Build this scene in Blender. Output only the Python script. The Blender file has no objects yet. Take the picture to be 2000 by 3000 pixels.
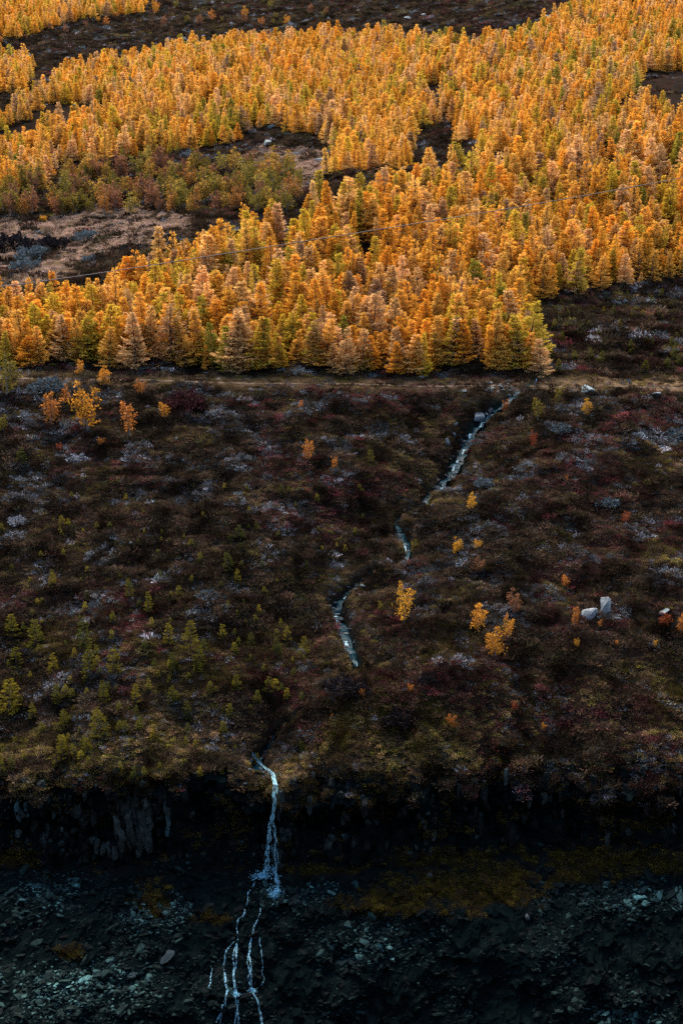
import bpy, math, random
import numpy as np
from mathutils import Vector, Matrix
from mathutils.bvhtree import BVHTree

# ------------------------------------------------------------------ camera, sky, sun, exposure
CZ = 95.0                      # camera height above the gorge datum
PITCH = math.radians(-17.0)
FPX = 3850.0                   # focal length in photograph pixels (2000 wide)
scene = bpy.context.scene
col = scene.collection
cam_d = bpy.data.cameras.new("camera")
cam_d.sensor_fit = 'HORIZONTAL'; cam_d.sensor_width = 24.0
cam_d.lens = FPX / 2000.0 * 24.0
cam_d.clip_start = 0.5; cam_d.clip_end = 4000
cam = bpy.data.objects.new("camera", cam_d); col.objects.link(cam)
cam.location = (0, 0, CZ); cam.rotation_euler = (math.radians(90) + PITCH, 0, 0)
scene.camera = cam

SUN_EL, SUN_AZ = math.radians(58), math.radians(-15)      # azimuth from +Y (uphill), negative = towards -X
world = bpy.data.worlds.new("World"); scene.world = world; world.use_nodes = True
wn = world.node_tree.nodes; wl = world.node_tree.links; wn.clear()
wo = wn.new('ShaderNodeOutputWorld'); wb = wn.new('ShaderNodeBackground'); ws = wn.new('ShaderNodeTexSky')
ws.sky_type = 'NISHITA'; ws.sun_disc = False; ws.sun_elevation = SUN_EL; ws.sun_rotation = SUN_AZ
ws.air_density = 1.2; ws.dust_density = 0.6; ws.ozone_density = 1.6
wb.inputs['Strength'].default_value = 0.06
wl.new(ws.outputs[0], wb.inputs[0]); wl.new(wb.outputs[0], wo.inputs[0])
sun_d = bpy.data.lights.new("sun", 'SUN'); sun_d.energy = 1.5; sun_d.angle = math.radians(55); sun_d.color = (1.0, 0.86, 0.70)
sun = bpy.data.objects.new("sun", sun_d); col.objects.link(sun)
sdir = Vector((math.sin(SUN_AZ) * math.cos(SUN_EL), math.cos(SUN_AZ) * math.cos(SUN_EL), math.sin(SUN_EL)))
sun.rotation_euler = sdir.to_track_quat('Z', 'Y').to_euler(); sun.location = (0, 200, 300)
vs = scene.view_settings
vs.view_transform = 'Standard'; vs.look = 'None'; vs.gamma = 1.0; vs.use_curve_mapping = False; vs.exposure = 3.15
scene.render.engine = 'CYCLES'
scene.cycles.max_bounces = 8; scene.cycles.diffuse_bounces = 5; scene.cycles.transmission_bounces = 6
scene.cycles.transparent_max_bounces = 8
scene.cycles.use_denoising = False

rng = np.random.default_rng(11); random.seed(5)
K = 2000.0 / 1568.0            # positions below were read off a 1568 px wide view of the photograph

# ------------------------------------------------------------------ helpers: numbers
def project(P):
    P = np.asarray(P, float); y = P[..., 1]; z = P[..., 2] - CZ
    c, s = math.cos(PITCH), math.sin(PITCH)
    dep = np.maximum(y * c + z * s, 1e-3); up = -y * s + z * c
    return 1000 + FPX * P[..., 0] / dep, 1500 - FPX * up / dep, dep
def ray_dir(px, py):
    c, s = math.cos(PITCH), math.sin(PITCH)
    a, b = (px - 1000) / FPX, (1500 - py) / FPX
    return Vector((a, c - b * s, s + b * c))
def at_depth(px, py, Y):
    d = ray_dir(px, py); t = Y / d.y
    return Vector((d.x * t, Y, CZ + d.z * t))
def gz(yi, D):
    return D * math.tan(PITCH + math.atan((1500 - yi) / FPX))
_T = np.random.default_rng(3).random((256, 256))
def vnoise(x, y):
    xi = np.floor(x).astype(int); yi = np.floor(y).astype(int); fx = x - xi; fy = y - yi
    fx = fx * fx * (3 - 2 * fx); fy = fy * fy * (3 - 2 * fy)
    a = _T[xi & 255, yi & 255]; b = _T[(xi + 1) & 255, yi & 255]; c = _T[xi & 255, (yi + 1) & 255]; d = _T[(xi + 1) & 255, (yi + 1) & 255]
    return (a * (1 - fx) + b * fx) * (1 - fy) + (c * (1 - fx) + d * fx) * fy
def fbm(x, y, o=4, g=0.5):
    x = np.asarray(x, float); y = np.asarray(y, float)
    r = 0; amp = 1; tot = 0
    for k in range(o):
        r = r + amp * vnoise(x * 2**k + 17.3 * k, y * 2**k - 9.1 * k); tot += amp; amp *= g
    return r / tot * 2 - 1
def smooth(a, b, x):
    t = np.clip((x - a) / (b - a), 0, 1); return t * t * (3 - 2 * t)
def inside(poly, x, y):
    x = np.asarray(x); y = np.asarray(y); r = np.zeros(x.shape, bool); n = len(poly)
    for i in range(n):
        x0, y0 = poly[i]; x1, y1 = poly[(i + 1) % n]
        if y0 == y1: continue
        c = ((y0 > y) != (y1 > y)) & (x < (x1 - x0) * (y - y0) / (y1 - y0) + x0)
        r ^= c
    return r

# ------------------------------------------------------------------ helpers: materials
def mat_new(name):
    m = bpy.data.materials.new(name); m.use_nodes = True; nt = m.node_tree; nt.nodes.clear()
    out = nt.nodes.new('ShaderNodeOutputMaterial'); return m, nt, nt.nodes, nt.links, out
def nd(n, t, **kw):
    o = n.new(t)
    for k, v in kw.items(): setattr(o, k, v)
    return o
def mixc(n, l, fac, a, b, blend='MIX'):
    m = n.new('ShaderNodeMix'); m.data_type = 'RGBA'; m.blend_type = blend; m.clamp_factor = True
    for s, v in ((m.inputs[0], fac), (m.inputs[6], a), (m.inputs[7], b)):
        if hasattr(v, 'links'): l.new(v, s)
        elif isinstance(v, tuple): s.default_value = (*v[:3], 1)
        else: s.default_value = v
    return m.outputs[2]
def ramp(n, l, src, stops):
    r = n.new('ShaderNodeValToRGB'); e = r.color_ramp.elements
    e[0].position, e[0].color = stops[0][0], (*stops[0][1], 1) if len(stops[0][1]) == 3 else stops[0][1]
    e[1].position, e[1].color = stops[-1][0], (*stops[-1][1], 1)
    for p, c in stops[1:-1]:
        k = e.new(p); k.color = (*c, 1)
    l.new(src, r.inputs[0]); return r.outputs[0]
def noise_tex(n, l, scale, detail=4, rough=0.6, vec=None):
    t = n.new('ShaderNodeTexNoise'); t.inputs['Scale'].default_value = scale; t.inputs['Detail'].default_value = detail; t.inputs['Roughness'].default_value = rough
    if vec is not None: l.new(vec, t.inputs['Vector'])
    return t.outputs['Fac']
def world_pos(n): return n.new('ShaderNodeNewGeometry').outputs['Position']

def leaf_material(name, trans=0.35, var=0.5, fallback=(0.3, 0.15, 0.03)):
    m, nt, n, l, out = mat_new(name)
    at = nd(n, 'ShaderNodeAttribute', attribute_type='INSTANCER', attribute_name='tint')
    lv = nd(n, 'ShaderNodeAttribute', attribute_type='GEOMETRY', attribute_name='leafvar')
    hsv = n.new('ShaderNodeHueSaturation')
    mp = n.new('ShaderNodeMapRange'); mp.inputs[3].default_value = 1 - var; mp.inputs[4].default_value = 1 + var
    l.new(lv.outputs['Fac'], mp.inputs[0]); l.new(mp.outputs[0], hsv.inputs['Value'])
    mh = n.new('ShaderNodeMapRange'); mh.inputs[3].default_value = 0.485; mh.inputs[4].default_value = 0.515
    ns = noise_tex(n, l, 1.3, 2, 0.5, world_pos(n)); l.new(ns, mh.inputs[0]); l.new(mh.outputs[0], hsv.inputs['Hue'])
    l.new(at.outputs['Color'], hsv.inputs['Color'])
    d = n.new('ShaderNodeBsdfDiffuse'); d.inputs['Roughness'].default_value = 0.8; t = n.new('ShaderNodeBsdfTranslucent'); mx = n.new('ShaderNodeMixShader')
    l.new(hsv.outputs[0], d.inputs[0]); l.new(hsv.outputs[0], t.inputs[0]); mx.inputs[0].default_value = trans
    l.new(d.outputs[0], mx.inputs[1]); l.new(t.outputs[0], mx.inputs[2]); l.new(mx.outputs[0], out.inputs[0])
    return m
def plain_material(name, c1, c2, scale, rough=0.9, bump=0.3, spec=0.2, use_tint=False):
    m, nt, n, l, out = mat_new(name)
    p = n.new('ShaderNodeBsdfPrincipled'); p.inputs['Roughness'].default_value = rough; p.inputs['Specular IOR Level'].default_value = spec
    pos = world_pos(n); f = noise_tex(n, l, scale, 6, 0.65, pos)
    c = ramp(n, l, f, [(0.3, c1), (0.7, c2)])
    if use_tint:
        at = nd(n, 'ShaderNodeAttribute', attribute_type='INSTANCER', attribute_name='tint')
        c = mixc(n, l, 1.0, c, at.outputs['Color'], 'MULTIPLY')
    l.new(c, p.inputs['Base Color'])
    b = n.new('ShaderNodeBump'); b.inputs['Strength'].default_value = bump; b.inputs['Distance'].default_value = 0.08
    l.new(noise_tex(n, l, scale * 3, 6, 0.7, pos), b.inputs['Height']); l.new(b.outputs[0], p.inputs['Normal'])
    l.new(p.outputs[0], out.inputs[0]); return m

M = {}
M['needle'] = leaf_material('larch needles', 0.48, 0.26)
M['leaf'] = leaf_material('birch leaves', 0.45, 0.40)
M['heath'] = leaf_material('heath leaves', 0.15, 0.65)
M['bark'] = plain_material('bark', (0.035, 0.024, 0.018), (0.09, 0.065, 0.05), 5)
M['birch_bark'] = plain_material('birch bark', (0.12, 0.09, 0.07), (0.25, 0.2, 0.17), 9)
M['stone'] = plain_material('grey stone', (0.075, 0.085, 0.09), (0.23, 0.24, 0.24), 2.6, 0.85, 0.5, 0.3, True)
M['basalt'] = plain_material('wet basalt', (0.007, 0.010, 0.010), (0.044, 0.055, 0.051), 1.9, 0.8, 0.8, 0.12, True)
M['cable'] = plain_material('cable', (0.03, 0.025, 0.025), (0.05, 0.045, 0.045), 3, 0.6, 0.0)

def ground_material():
    m, nt, n, l, out = mat_new('hillside ground')
    p = n.new('ShaderNodeBsdfPrincipled'); p.inputs['Roughness'].default_value = 1.0; p.inputs['Specular IOR Level'].default_value = 0.0
    pos = world_pos(n); z = nd(n, 'ShaderNodeAttribute', attribute_name='zone'); sp = n.new('ShaderNodeSeparateColor'); l.new(z.outputs['Color'], sp.inputs[0])
    soil = ramp(n, l, noise_tex(n, l, 0.45, 8, 0.7, pos), [(0.3, (0.007, 0.005, 0.004)), (0.5, (0.014, 0.010, 0.007)), (0.62, (0.018, 0.009, 0.007)), (0.75, (0.022, 0.018, 0.010))])
    grass = ramp(n, l, noise_tex(n, l, 0.8, 8, 0.75, pos), [(0.3, (0.04, 0.026, 0.013)), (0.55, (0.09, 0.058, 0.032)), (0.75, (0.22, 0.145, 0.095))])
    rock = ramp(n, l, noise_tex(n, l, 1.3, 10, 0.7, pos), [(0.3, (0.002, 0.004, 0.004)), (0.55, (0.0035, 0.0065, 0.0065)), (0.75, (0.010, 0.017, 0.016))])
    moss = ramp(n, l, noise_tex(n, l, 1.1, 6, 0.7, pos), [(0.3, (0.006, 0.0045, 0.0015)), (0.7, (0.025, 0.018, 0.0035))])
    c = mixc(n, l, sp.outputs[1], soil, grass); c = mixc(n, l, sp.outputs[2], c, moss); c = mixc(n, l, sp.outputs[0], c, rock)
    l.new(c, p.inputs['Base Color'])
    b = n.new('ShaderNodeBump'); b.inputs['Strength'].default_value = 0.8; b.inputs['Distance'].default_value = 0.15
    l.new(noise_tex(n, l, 3.0, 8, 0.75, pos), b.inputs['Height']); l.new(b.outputs[0], p.inputs['Normal'])
    l.new(p.outputs[0], out.inputs[0]); return m
M['ground'] = ground_material()
def water_material():
    m, nt, n, l, out = mat_new('stream water')
    p = n.new('ShaderNodeBsdfPrincipled'); p.inputs['Base Color'].default_value = (0.003, 0.021, 0.030, 1); p.inputs['Roughness'].default_value = 0.18
    p.inputs['Specular IOR Level'].default_value = 0.06
    b = n.new('ShaderNodeBump'); b.inputs['Strength'].default_value = 0.9; b.inputs['Distance'].default_value = 0.12
    l.new(noise_tex(n, l, 3.5, 5, 0.6, world_pos(n)), b.inputs['Height']); l.new(b.outputs[0], p.inputs['Normal'])
    l.new(p.outputs[0], out.inputs[0]); return m
def foam_material(name, lo, hi, stretch, tone=(0.34, 0.70, 0.82, 1)):
    m, nt, n, l, out = mat_new(name)
    p = n.new('ShaderNodeBsdfPrincipled'); p.inputs['Base Color'].default_value = tone; p.inputs['Roughness'].default_value = 0.5
    t = n.new('ShaderNodeBsdfTransparent'); tl = n.new('ShaderNodeBsdfTranslucent'); tl.inputs[0].default_value = tone
    a = n.new('ShaderNodeMixShader'); a.inputs[0].default_value = 0.35; l.new(p.outputs[0], a.inputs[1]); l.new(tl.outputs[0], a.inputs[2])
    mp = n.new('ShaderNodeMapping'); mp.inputs['Scale'].default_value = stretch; l.new(world_pos(n), mp.inputs['Vector'])
    f = noise_tex(n, l, 1.0, 5, 0.65, mp.outputs[0])
    r = n.new('ShaderNodeMapRange'); r.inputs[1].default_value = lo; r.inputs[2].default_value = hi; l.new(f, r.inputs[0])
    mx = n.new('ShaderNodeMixShader'); l.new(r.outputs[0], mx.inputs[0]); l.new(t.outputs[0], mx.inputs[1]); l.new(a.outputs[0], mx.inputs[2])
    l.new(mx.outputs[0], out.inputs[0]); return m
M['water'] = water_material()
M['foam'] = foam_material('white water', 0.40, 0.56, (3.0, 3.0, 3.0), (0.52, 0.82, 0.90, 1))
M['spray'] = foam_material('spray', 0.20, 0.40, (4.0, 4.0, 4.0))
M['veil'] = foam_material('thin veil of water', 0.54, 0.95, (9.0, 9.0, 0.8))
M['fall'] = foam_material('falling water', 0.42, 0.64, (8.0, 8.0, 1.6))

# ------------------------------------------------------------------ helpers: objects
def mesh_np(name, V, F, mats=(), smooth_shade=False, leafvar=None, mat_idx=None):
    """V (n,3); F (m,k) with one k, or a list of such arrays"""
    Fs = F if isinstance(F, list) else [F]
    me = bpy.data.meshes.new(name); V = np.asarray(V, np.float32)
    loops = np.concatenate([np.asarray(f, np.int32).ravel() for f in Fs])
    tot = np.concatenate([np.full(len(f), np.asarray(f).shape[1], np.int32) for f in Fs])
    me.vertices.add(len(V)); me.vertices.foreach_set('co', V.ravel())
    me.loops.add(len(loops)); me.loops.foreach_set('vertex_index', loops)
    me.polygons.add(len(tot)); me.polygons.foreach_set('loop_start', np.concatenate([[0], np.cumsum(tot)[:-1]]).astype(np.int32))
    me.update(calc_edges=True)
    for k in mats: me.materials.append(k)
    if mat_idx is not None: me.polygons.foreach_set('material_index', np.asarray(mat_idx, np.int32))
    me.polygons.foreach_set('use_smooth', np.full(len(tot), smooth_shade, bool))
    if leafvar is not None:
        a = me.attributes.new('leafvar', 'FLOAT', 'POINT'); a.data.foreach_set('value', np.asarray(leafvar, np.float32))
    me.update(); return me
def link(name, me, parent=None, loc=None, rot=None, scl=None, tint=None):
    o = bpy.data.objects.new(name, me); col.objects.link(o)
    if parent is not None: o.parent = parent
    if loc is not None: o.location = loc
    if rot is not None: o.rotation_euler = rot
    if scl is not None: o.scale = scl if hasattr(scl, '__len__') else (scl,) * 3
    if tint is not None: o['tint'] = [float(t) for t in (*tint[:3], 1.0)]
    return o
def tag(o, label=None, cat=None, group=None, kind=None):
    if label: o['label'] = label
    if cat: o['category'] = cat
    if group: o['group'] = group
    if kind: o['kind'] = kind
    return o
ORD = ("first second third fourth fifth sixth seventh eighth ninth tenth eleventh twelfth thirteenth fourteenth fifteenth sixteenth seventeenth "
       "eighteenth nineteenth twentieth").split()
ORD = ORD[:20]
ORD += ['twenty-' + o for o in ORD[:9]] + ['thirtieth'] + ['thirty-' + o for o in ORD[:9]] + ['fortieth'] + ['forty-' + o for o in ORD[:9]] + ['fiftieth'] + ['fifty-' + o for o in ORD[:9]]
for t_, u_ in (('sixty', 'sixtieth'), ('seventy', 'seventieth'), ('eighty', 'eightieth'), ('ninety', 'ninetieth')): ORD += [u_] + [t_ + '-' + o for o in ORD[:9]]

def scatter(name, pts, rotz, tilt, scl, tint, idx, meshes, label, cat):
    """one 'stuff' object: mesh clumps set on points by geometry nodes"""
    me = bpy.data.meshes.new(name); n_ = len(pts)
    me.vertices.add(n_); me.vertices.foreach_set('co', np.asarray(pts, np.float32).ravel())
    def attr(nm, typ, key, arr):
        a = me.attributes.new(nm, typ, 'POINT'); a.data.foreach_set(key, np.ascontiguousarray(arr).ravel())
    eul = np.stack([tilt[:, 0], tilt[:, 1], rotz], 1).astype(np.float32)
    attr('eul', 'FLOAT_VECTOR', 'vector', eul); attr('scl', 'FLOAT_VECTOR', 'vector', np.asarray(scl, np.float32))
    attr('tint', 'FLOAT_COLOR', 'color', np.concatenate([tint, np.ones((n_, 1))], 1).astype(np.float32))
    attr('idx', 'INT', 'value', np.asarray(idx, np.int32))
    o = link(name, me)
    ng = bpy.data.node_groups.new(name + '_nodes', 'GeometryNodeTree')
    ng.interface.new_socket('Geometry', in_out='INPUT', socket_type='NodeSocketGeometry'); ng.interface.new_socket('Geometry', in_out='OUTPUT', socket_type='NodeSocketGeometry')
    n = ng.nodes; l = ng.links
    gi = n.new('NodeGroupInput'); go = n.new('NodeGroupOutput'); ip = n.new('GeometryNodeInstanceOnPoints'); jn = n.new('GeometryNodeJoinGeometry')
    for k, src in enumerate(meshes):
        so = bpy.data.objects.new(name + '_clump', src)
        oi = n.new('GeometryNodeObjectInfo'); oi.inputs['Object'].default_value = so
        g2 = n.new('GeometryNodeGeometryToInstance'); l.new(oi.outputs['Geometry'], g2.inputs[0]); l.new(g2.outputs[0], jn.inputs[0])
    def na(nm, t):
        a = n.new('GeometryNodeInputNamedAttribute'); a.data_type = t; a.inputs['Name'].default_value = nm; return a.outputs['Attribute']
    er = n.new('FunctionNodeEulerToRotation'); l.new(na('eul', 'FLOAT_VECTOR'), er.inputs[0])
    l.new(gi.outputs[0], ip.inputs['Points']); l.new(jn.outputs[0], ip.inputs['Instance']); ip.inputs['Pick Instance'].default_value = True
    l.new(na('idx', 'INT'), ip.inputs['Instance Index']); l.new(er.outputs[0], ip.inputs['Rotation']); l.new(na('scl', 'FLOAT_VECTOR'), ip.inputs['Scale'])
    l.new(ip.outputs[0], go.inputs[0])
    md = o.modifiers.new('scatter', 'NODES'); md.node_group = ng
    return tag(o, label, cat, kind='stuff')

# ------------------------------------------------------------------ the hillside: profile knots (distance, height relative to camera) at x = -42, 0, +42
KN = [
 ((-320, 150),) * 3, ((-100, 62),) * 3, ((0, -9),) * 3, ((42, -43),) * 3, ((70, -84),) * 3, ((86, -95),) * 3, ((94, -92), (97, -92), (95, -90)),  # first knots: unseen near side and hill behind camera, raised to shade the gorge
 ((96, gz(3070, 96)), (102.5, gz(3070, 102.5)), (100, gz(3050, 100))),
 ((103, gz(2850, 103)), (105, gz(2850, 105)), (105, gz(2800, 105))),
 ((110, gz(2620, 110)), (109.3, gz(2645, 109.3)), (110.5, gz(2595, 110.5))),
 ((113.6, gz(2535, 113.6)), (113.7, gz(2537, 113.7)), (113.7, gz(2455, 113.7))),
 ((114.3, gz(2430, 114.3)), (114.7, gz(2420, 114.7)), (114.3, gz(2380, 114.3))),
 ((113.0, gz(2315, 113.0)), (112.9, gz(2310, 112.9)), (112.4, gz(2310, 112.4))),
 ((113.6, gz(2255, 113.6)), (113.4, gz(2240, 113.4)), (113.8, gz(2228, 113.8))),
 ((117, gz(2150, 117)), (116.6, gz(2130, 116.6)), (117.5, gz(2090, 117.5))),
 ((126, gz(1880, 126)), (125, gz(1880, 125)), (126, gz(1850, 126))),
 ((140, gz(1560, 140)), (140, gz(1560, 140)), (140, gz(1560, 140))),
 ((155, gz(1300, 155)), (155, gz(1300, 155)), (155, gz(1310, 155))),
 ((166.5, gz(1122, 166.5)), (166.5, gz(1135, 166.5)), (166.5, gz(1145, 166.5))),
 ((170.5, gz(1090, 170.5)), (170.5, gz(1108, 170.5)), (170.5, gz(1118, 170.5))),
 ((180, -31.6), (180, -30.6), (180, -31.2)),
 ((195, -27.0), (195, -24.0), (195, -28.0)),
 ((212, -23.2), (212, -16.0), (212, -22.5)),
 ((245, -19.0), (245, -10.5), (245, -9.0)),
 ((272, -13.5), (272, -8.3), (272, -2.0)),
 ((320, 0.0), (320, 2.5), (320, 6.5)),
 ((380, 12.5), (380, 17.0), (380, 24.0)),
 ((430, 27.0), (430, 30.5), (430, 38.0)),
 ((520, 54.0), (520, 58.0), (520, 68.0)),
 ((900, 190),) * 3 ]
K_GORGE, K_BOT, K_BAND, K_FOOT, K_LIP, K_PATH0, K_PATH1 = 6, 7, 9, 10, 13, 18, 19
NK = len(KN)
def hermite(vals, v):
    vals = np.asarray(vals, float); d = np.diff(vals); m = np.zeros(len(vals)); m[0], m[-1] = d[0], d[-1]
    for i in range(1, len(vals) - 1):
        m[i] = 0 if d[i-1] * d[i] <= 0 else 2 * d[i-1] * d[i] / (d[i-1] + d[i])
    i = np.clip(np.floor(v).astype(int), 0, len(vals) - 2); t = v - i; t2 = t * t; t3 = t2 * t
    return (2*t3 - 3*t2 + 1) * vals[i] + (t3 - 2*t2 + t) * m[i] + (-2*t3 + 3*t2) * vals[i+1] + (t3 - t2) * m[i+1]
vv = []
for i in range(NK - 1):
    (a0, b0), (a1, b1) = KN[i][1], KN[i+1][1]; L = math.hypot(a1 - a0, b1 - b0)
    step = 14 if i < 4 or i >= 28 else 1.6 if i < K_BOT else 0.32 if i < K_LIP + 1 else 0.42 if i < K_PATH1 else 0.9 if i < 23 else 2.0 if i < 27 else 4.0
    k = max(2, int(round(L / step))); vv += list(i + np.arange(k) / k)
vv.append(NK - 1.0); vv = np.array(vv)
xs = np.concatenate([-300 + 12 * np.arange(12), np.arange(-150, -62, 2.0), np.arange(-62, 62, 0.28), np.arange(62, 150, 2.0), 150 + 12 * np.arange(13)])
PY = np.stack([hermite([k[c][0] for k in KN], vv) for c in range(3)], 1); PZ = np.stack([hermite([k[c][1] for k in KN], vv) for c in range(3)], 1)
def col_weights(x):
    u = np.clip(x / 42.0, -1.25, 1.25)
    wl_ = np.clip(-u, 0, None); wr = np.clip(u, 0, None)
    return wl_, 1 - wl_ - wr, wr
XX, VV = np.meshgrid(xs, vv, indexing='ij')
wL, wC, wR = col_weights(xs)
Y0 = wL[:, None] * PY[None, :, 0] + wC[:, None] * PY[None, :, 1] + wR[:, None] * PY[None, :, 2]
Z0 = wL[:, None] * PZ[None, :, 0] + wC[:, None] * PZ[None, :, 1] + wR[:, None] * PZ[None, :, 2]
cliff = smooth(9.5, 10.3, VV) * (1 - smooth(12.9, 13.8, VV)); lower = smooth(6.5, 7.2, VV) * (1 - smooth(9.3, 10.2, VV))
pathm = smooth(17.75, 18.05, VV) * (1 - smooth(18.95, 19.25, VV))
far = smooth(20, 25, VV); hid = smooth(6.0, 7.0, VV)
# the rim of the cliff wanders in and out, the face breaks into buttresses and recesses
rim = fbm(XX * 0.06 + 3, 0 * VV + 1.5, 3) * 3.0 + fbm(XX * 0.23 + 9, 0 * VV + 4, 3) * 1.4
Y0 += rim * smooth(8.5, 10.2, VV) * (1 - smooth(13.0, 15.2, VV))
Z0 += smooth(10.6, 12.3, VV) * (1 - smooth(13.3, 15.5, VV)) * (fbm(XX * 0.09 + 21, 0 * VV + 6, 3) * 1.7 - 1.3 * np.exp(-((XX + 7.5) / 3.5) ** 2))
Z0 += smooth(8.6, 9.6, VV) * (1 - smooth(10.4, 11.4, VV)) * fbm(XX * 0.11 + 61, 0 * VV + 2, 3) * 1.8
blk = np.floor(XX * 1.25 + fbm(XX * 0.5, VV * 1.2, 2) * 1.2)
Y0 += cliff * ((_T[blk.astype(int) & 255, (np.floor(VV * 2.3 + _T[blk.astype(int) & 255, 7] * 3)).astype(int) & 255] - 0.5) * 1.5 + fbm(XX * 0.8, VV * 3.0, 4) * 0.8)
Y0 += lower * (fbm(XX * 0.16 + 40, VV * 0.8, 3) * 1.6 + fbm(XX * 0.55, VV * 4, 5, 0.6) * 1.9)
hum = (1 - cliff) * (1 - lower) * (1 - pathm * 0.95) * hid
Z0 += hum * (fbm(XX * 0.045, Y0 * 0.045, 3) * 1.1 * (1 - far * 0.2) + fbm(XX * 0.20 + 5, Y0 * 0.30, 3) * 1.0 + fbm(XX * 0.40, Y0 * 0.95, 3) * 0.62)
Z0 += far * fbm(XX * 0.02 + 8, Y0 * 0.02, 3) * 2.0
Z0 += lower * fbm(XX * 0.9, Y0 * 1.1 + VV, 4, 0.6) * 0.9
# hollow in the hill where the stream slips over the rim
P = np.stack([XX, Y0, Z0 + CZ], 2)
NX, NV = P.shape[:2]
def grid_bvh(P, a=1):
    Q = P[::a, ::a]; nx, nv = Q.shape[:2]; idx = np.arange(nx * nv).reshape(nx, nv)
    F = np.stack([idx[:-1, :-1], idx[1:, :-1], idx[1:, 1:], idx[:-1, 1:]], 2).reshape(-1, 4)
    return BVHTree.FromPolygons(Q.reshape(-1, 3).tolist(), F.tolist())
bvh = grid_bvh(P)
EYE = Vector((0, 0, CZ))
def at(px, py, full=False):
    h = bvh.ray_cast(EYE, ray_dir(px, py).normalized())
    if full: return h[0], h[1]
    return h[0]
def down(x, y):
    h = bvh.ray_cast(Vector((x, y, CZ + 300)), Vector((0, 0, -1))); return h[0]

# ------------------------------------------------------------------ the stream bed, cut into the hillside
STREAM = [(1240, 868), (1222, 880), (1185, 893), (1150, 915), (1118, 938), (1090, 965), (1073, 1000), (1056, 1030), (1042, 1055), (1012, 1092), (990, 1122), (972, 1152), (925, 1172), (905, 1190), (935, 1232), (936, 1272),
          (895, 1296), (830, 1322), (790, 1345), (774, 1380), (797, 1420), (800, 1465), (822, 1515), (765, 1575), (690, 1625), (640, 1655), (612, 1695), (586, 1735), (600, 1758)]
def stream_world():
    return np.array([at(a * K, b * K)[:] for a, b in STREAM])
_s0 = stream_world(); _vy = np.argsort(_s0[:, 1]); xc = np.interp(Y0, _s0[_vy, 1], _s0[_vy, 0])
_fade = smooth(12.8, 14.2, VV) * (1 - smooth(17.2, 18.2, VV)); _dx = XX - xc
Z0 += _fade * (-2.0 * np.exp(-(_dx / 7.5) ** 2) + 1.3 * np.exp(-((_dx - 15) / 9) ** 2) + 0.7 * np.exp(-((_dx + 17) / 8) ** 2) + 0.9 * fbm(XX * 0.055 + 77, Y0 * 0.10 + 4, 2))
Z0 += 1.7 * np.exp(-((XX - 1.0) / 6.5) ** 2 - ((Y0 - 120.0) / 3.2) ** 2) * smooth(13.2, 14.0, VV)
P = np.stack([XX, Y0, Z0 + CZ], 2); bvh = grid_bvh(P)
sw = []
for (a, b) in STREAM:
    p = at(a * K, b * K); sw.append((p.x, p.y, p.z))
sw = np.array(sw)
def resample(pl, step):
    pl = np.asarray(pl); d = np.r_[0, np.cumsum(np.linalg.norm(np.diff(pl, axis=0), axis=1))]; n_ = max(2, int(d[-1] / step)); t = np.linspace(0, d[-1], n_)
    q = np.stack([np.interp(t, d, pl[:, k]) for k in range(3)], 1)
    for _ in range(2): q[1:-1] = 0.25 * q[:-2] + 0.5 * q[1:-1] + 0.25 * q[2:]
    return q
SC = resample(sw, 0.35)
SC[:, 0] += fbm(np.arange(len(SC)) * 0.11, np.zeros(len(SC)), 3) * 0.5
near = (XX > SC[:, 0].min() - 6) & (XX < SC[:, 0].max() + 6) & (VV > 12.2) & (VV < 20)
pts2 = np.stack([XX[near], Y0[near]], 1); dist = np.full(len(pts2), 99.0); arg = np.zeros(len(pts2), int)
for k0 in range(0, len(SC), 1):
    d = np.hypot(pts2[:, 0] - SC[k0, 0], (pts2[:, 1] - SC[k0, 1])); u = d < dist; dist[u] = d[u]; arg[u] = k0
s_t = np.linspace(0, 1, len(SC))
_l = np.r_[0, np.cumsum(np.linalg.norm(np.diff(sw, axis=0), axis=1))]; _l /= _l[-1]
#        crossing, open upper reach .............................., plunge, hidden, middle pool, hidden, lower pools ......., hidden under the brow, rim
_gw = [.8, .9, 1.3, 1.6, 1.9, 2.0, 2.0, 1.9, 1.8, 1.7, 1.6, 1.3, .6, .55, 1.2, 1.1, .5, .5, 1.1, 1.6, 1.6, 1.6, 1.3, .45, .45, .5, .8, 1.1, 1.2]
_gd = [.3, .5, .9, 1.3, 1.6, 1.8, 1.8, 1.7, 1.6, 1.5, 1.5, 1.4, .9, .9, .9, .8, .8, .8, 1.4, 1.6, 1.5, 1.5, 1.4, .8, .8, .9, 1.2, 1.4, .9]
_ww = [.30, .40, .42, .36, .42, .52, .62, .66, .62, .52, .48, .46, .16, .14, .46, .34, .14, .14, .36, .48, .46, .46, .40, .12, .10, .12, .18, .36, .34]
gw = np.interp(s_t, _l, _gw) * (1 + 0.35 * fbm(s_t * 60, s_t * 0 + 8, 3)); gd = np.interp(s_t, _l, _gd); ww = np.interp(s_t, _l, _ww)
dist0 = dist.copy(); dist = np.maximum(0, dist + fbm(pts2[:, 0] * 0.7, pts2[:, 1] * 0.7, 3) * 0.35 * smooth(0.3, 0.9, dist)); cut = gd[arg] * (1 - smooth(0.34, 1.0, dist / gw[arg]))
bank = 0.15 * np.exp(-((dist / gw[arg] - 1.15) / 0.25) ** 2)
Z0[near] += bank - cut
stream_d = np.full(XX.shape, 99.0); stream_d[near] = dist0 / gw[arg]
P = np.stack([XX, Y0, Z0 + CZ], 2)
bvh = grid_bvh(P)

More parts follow.
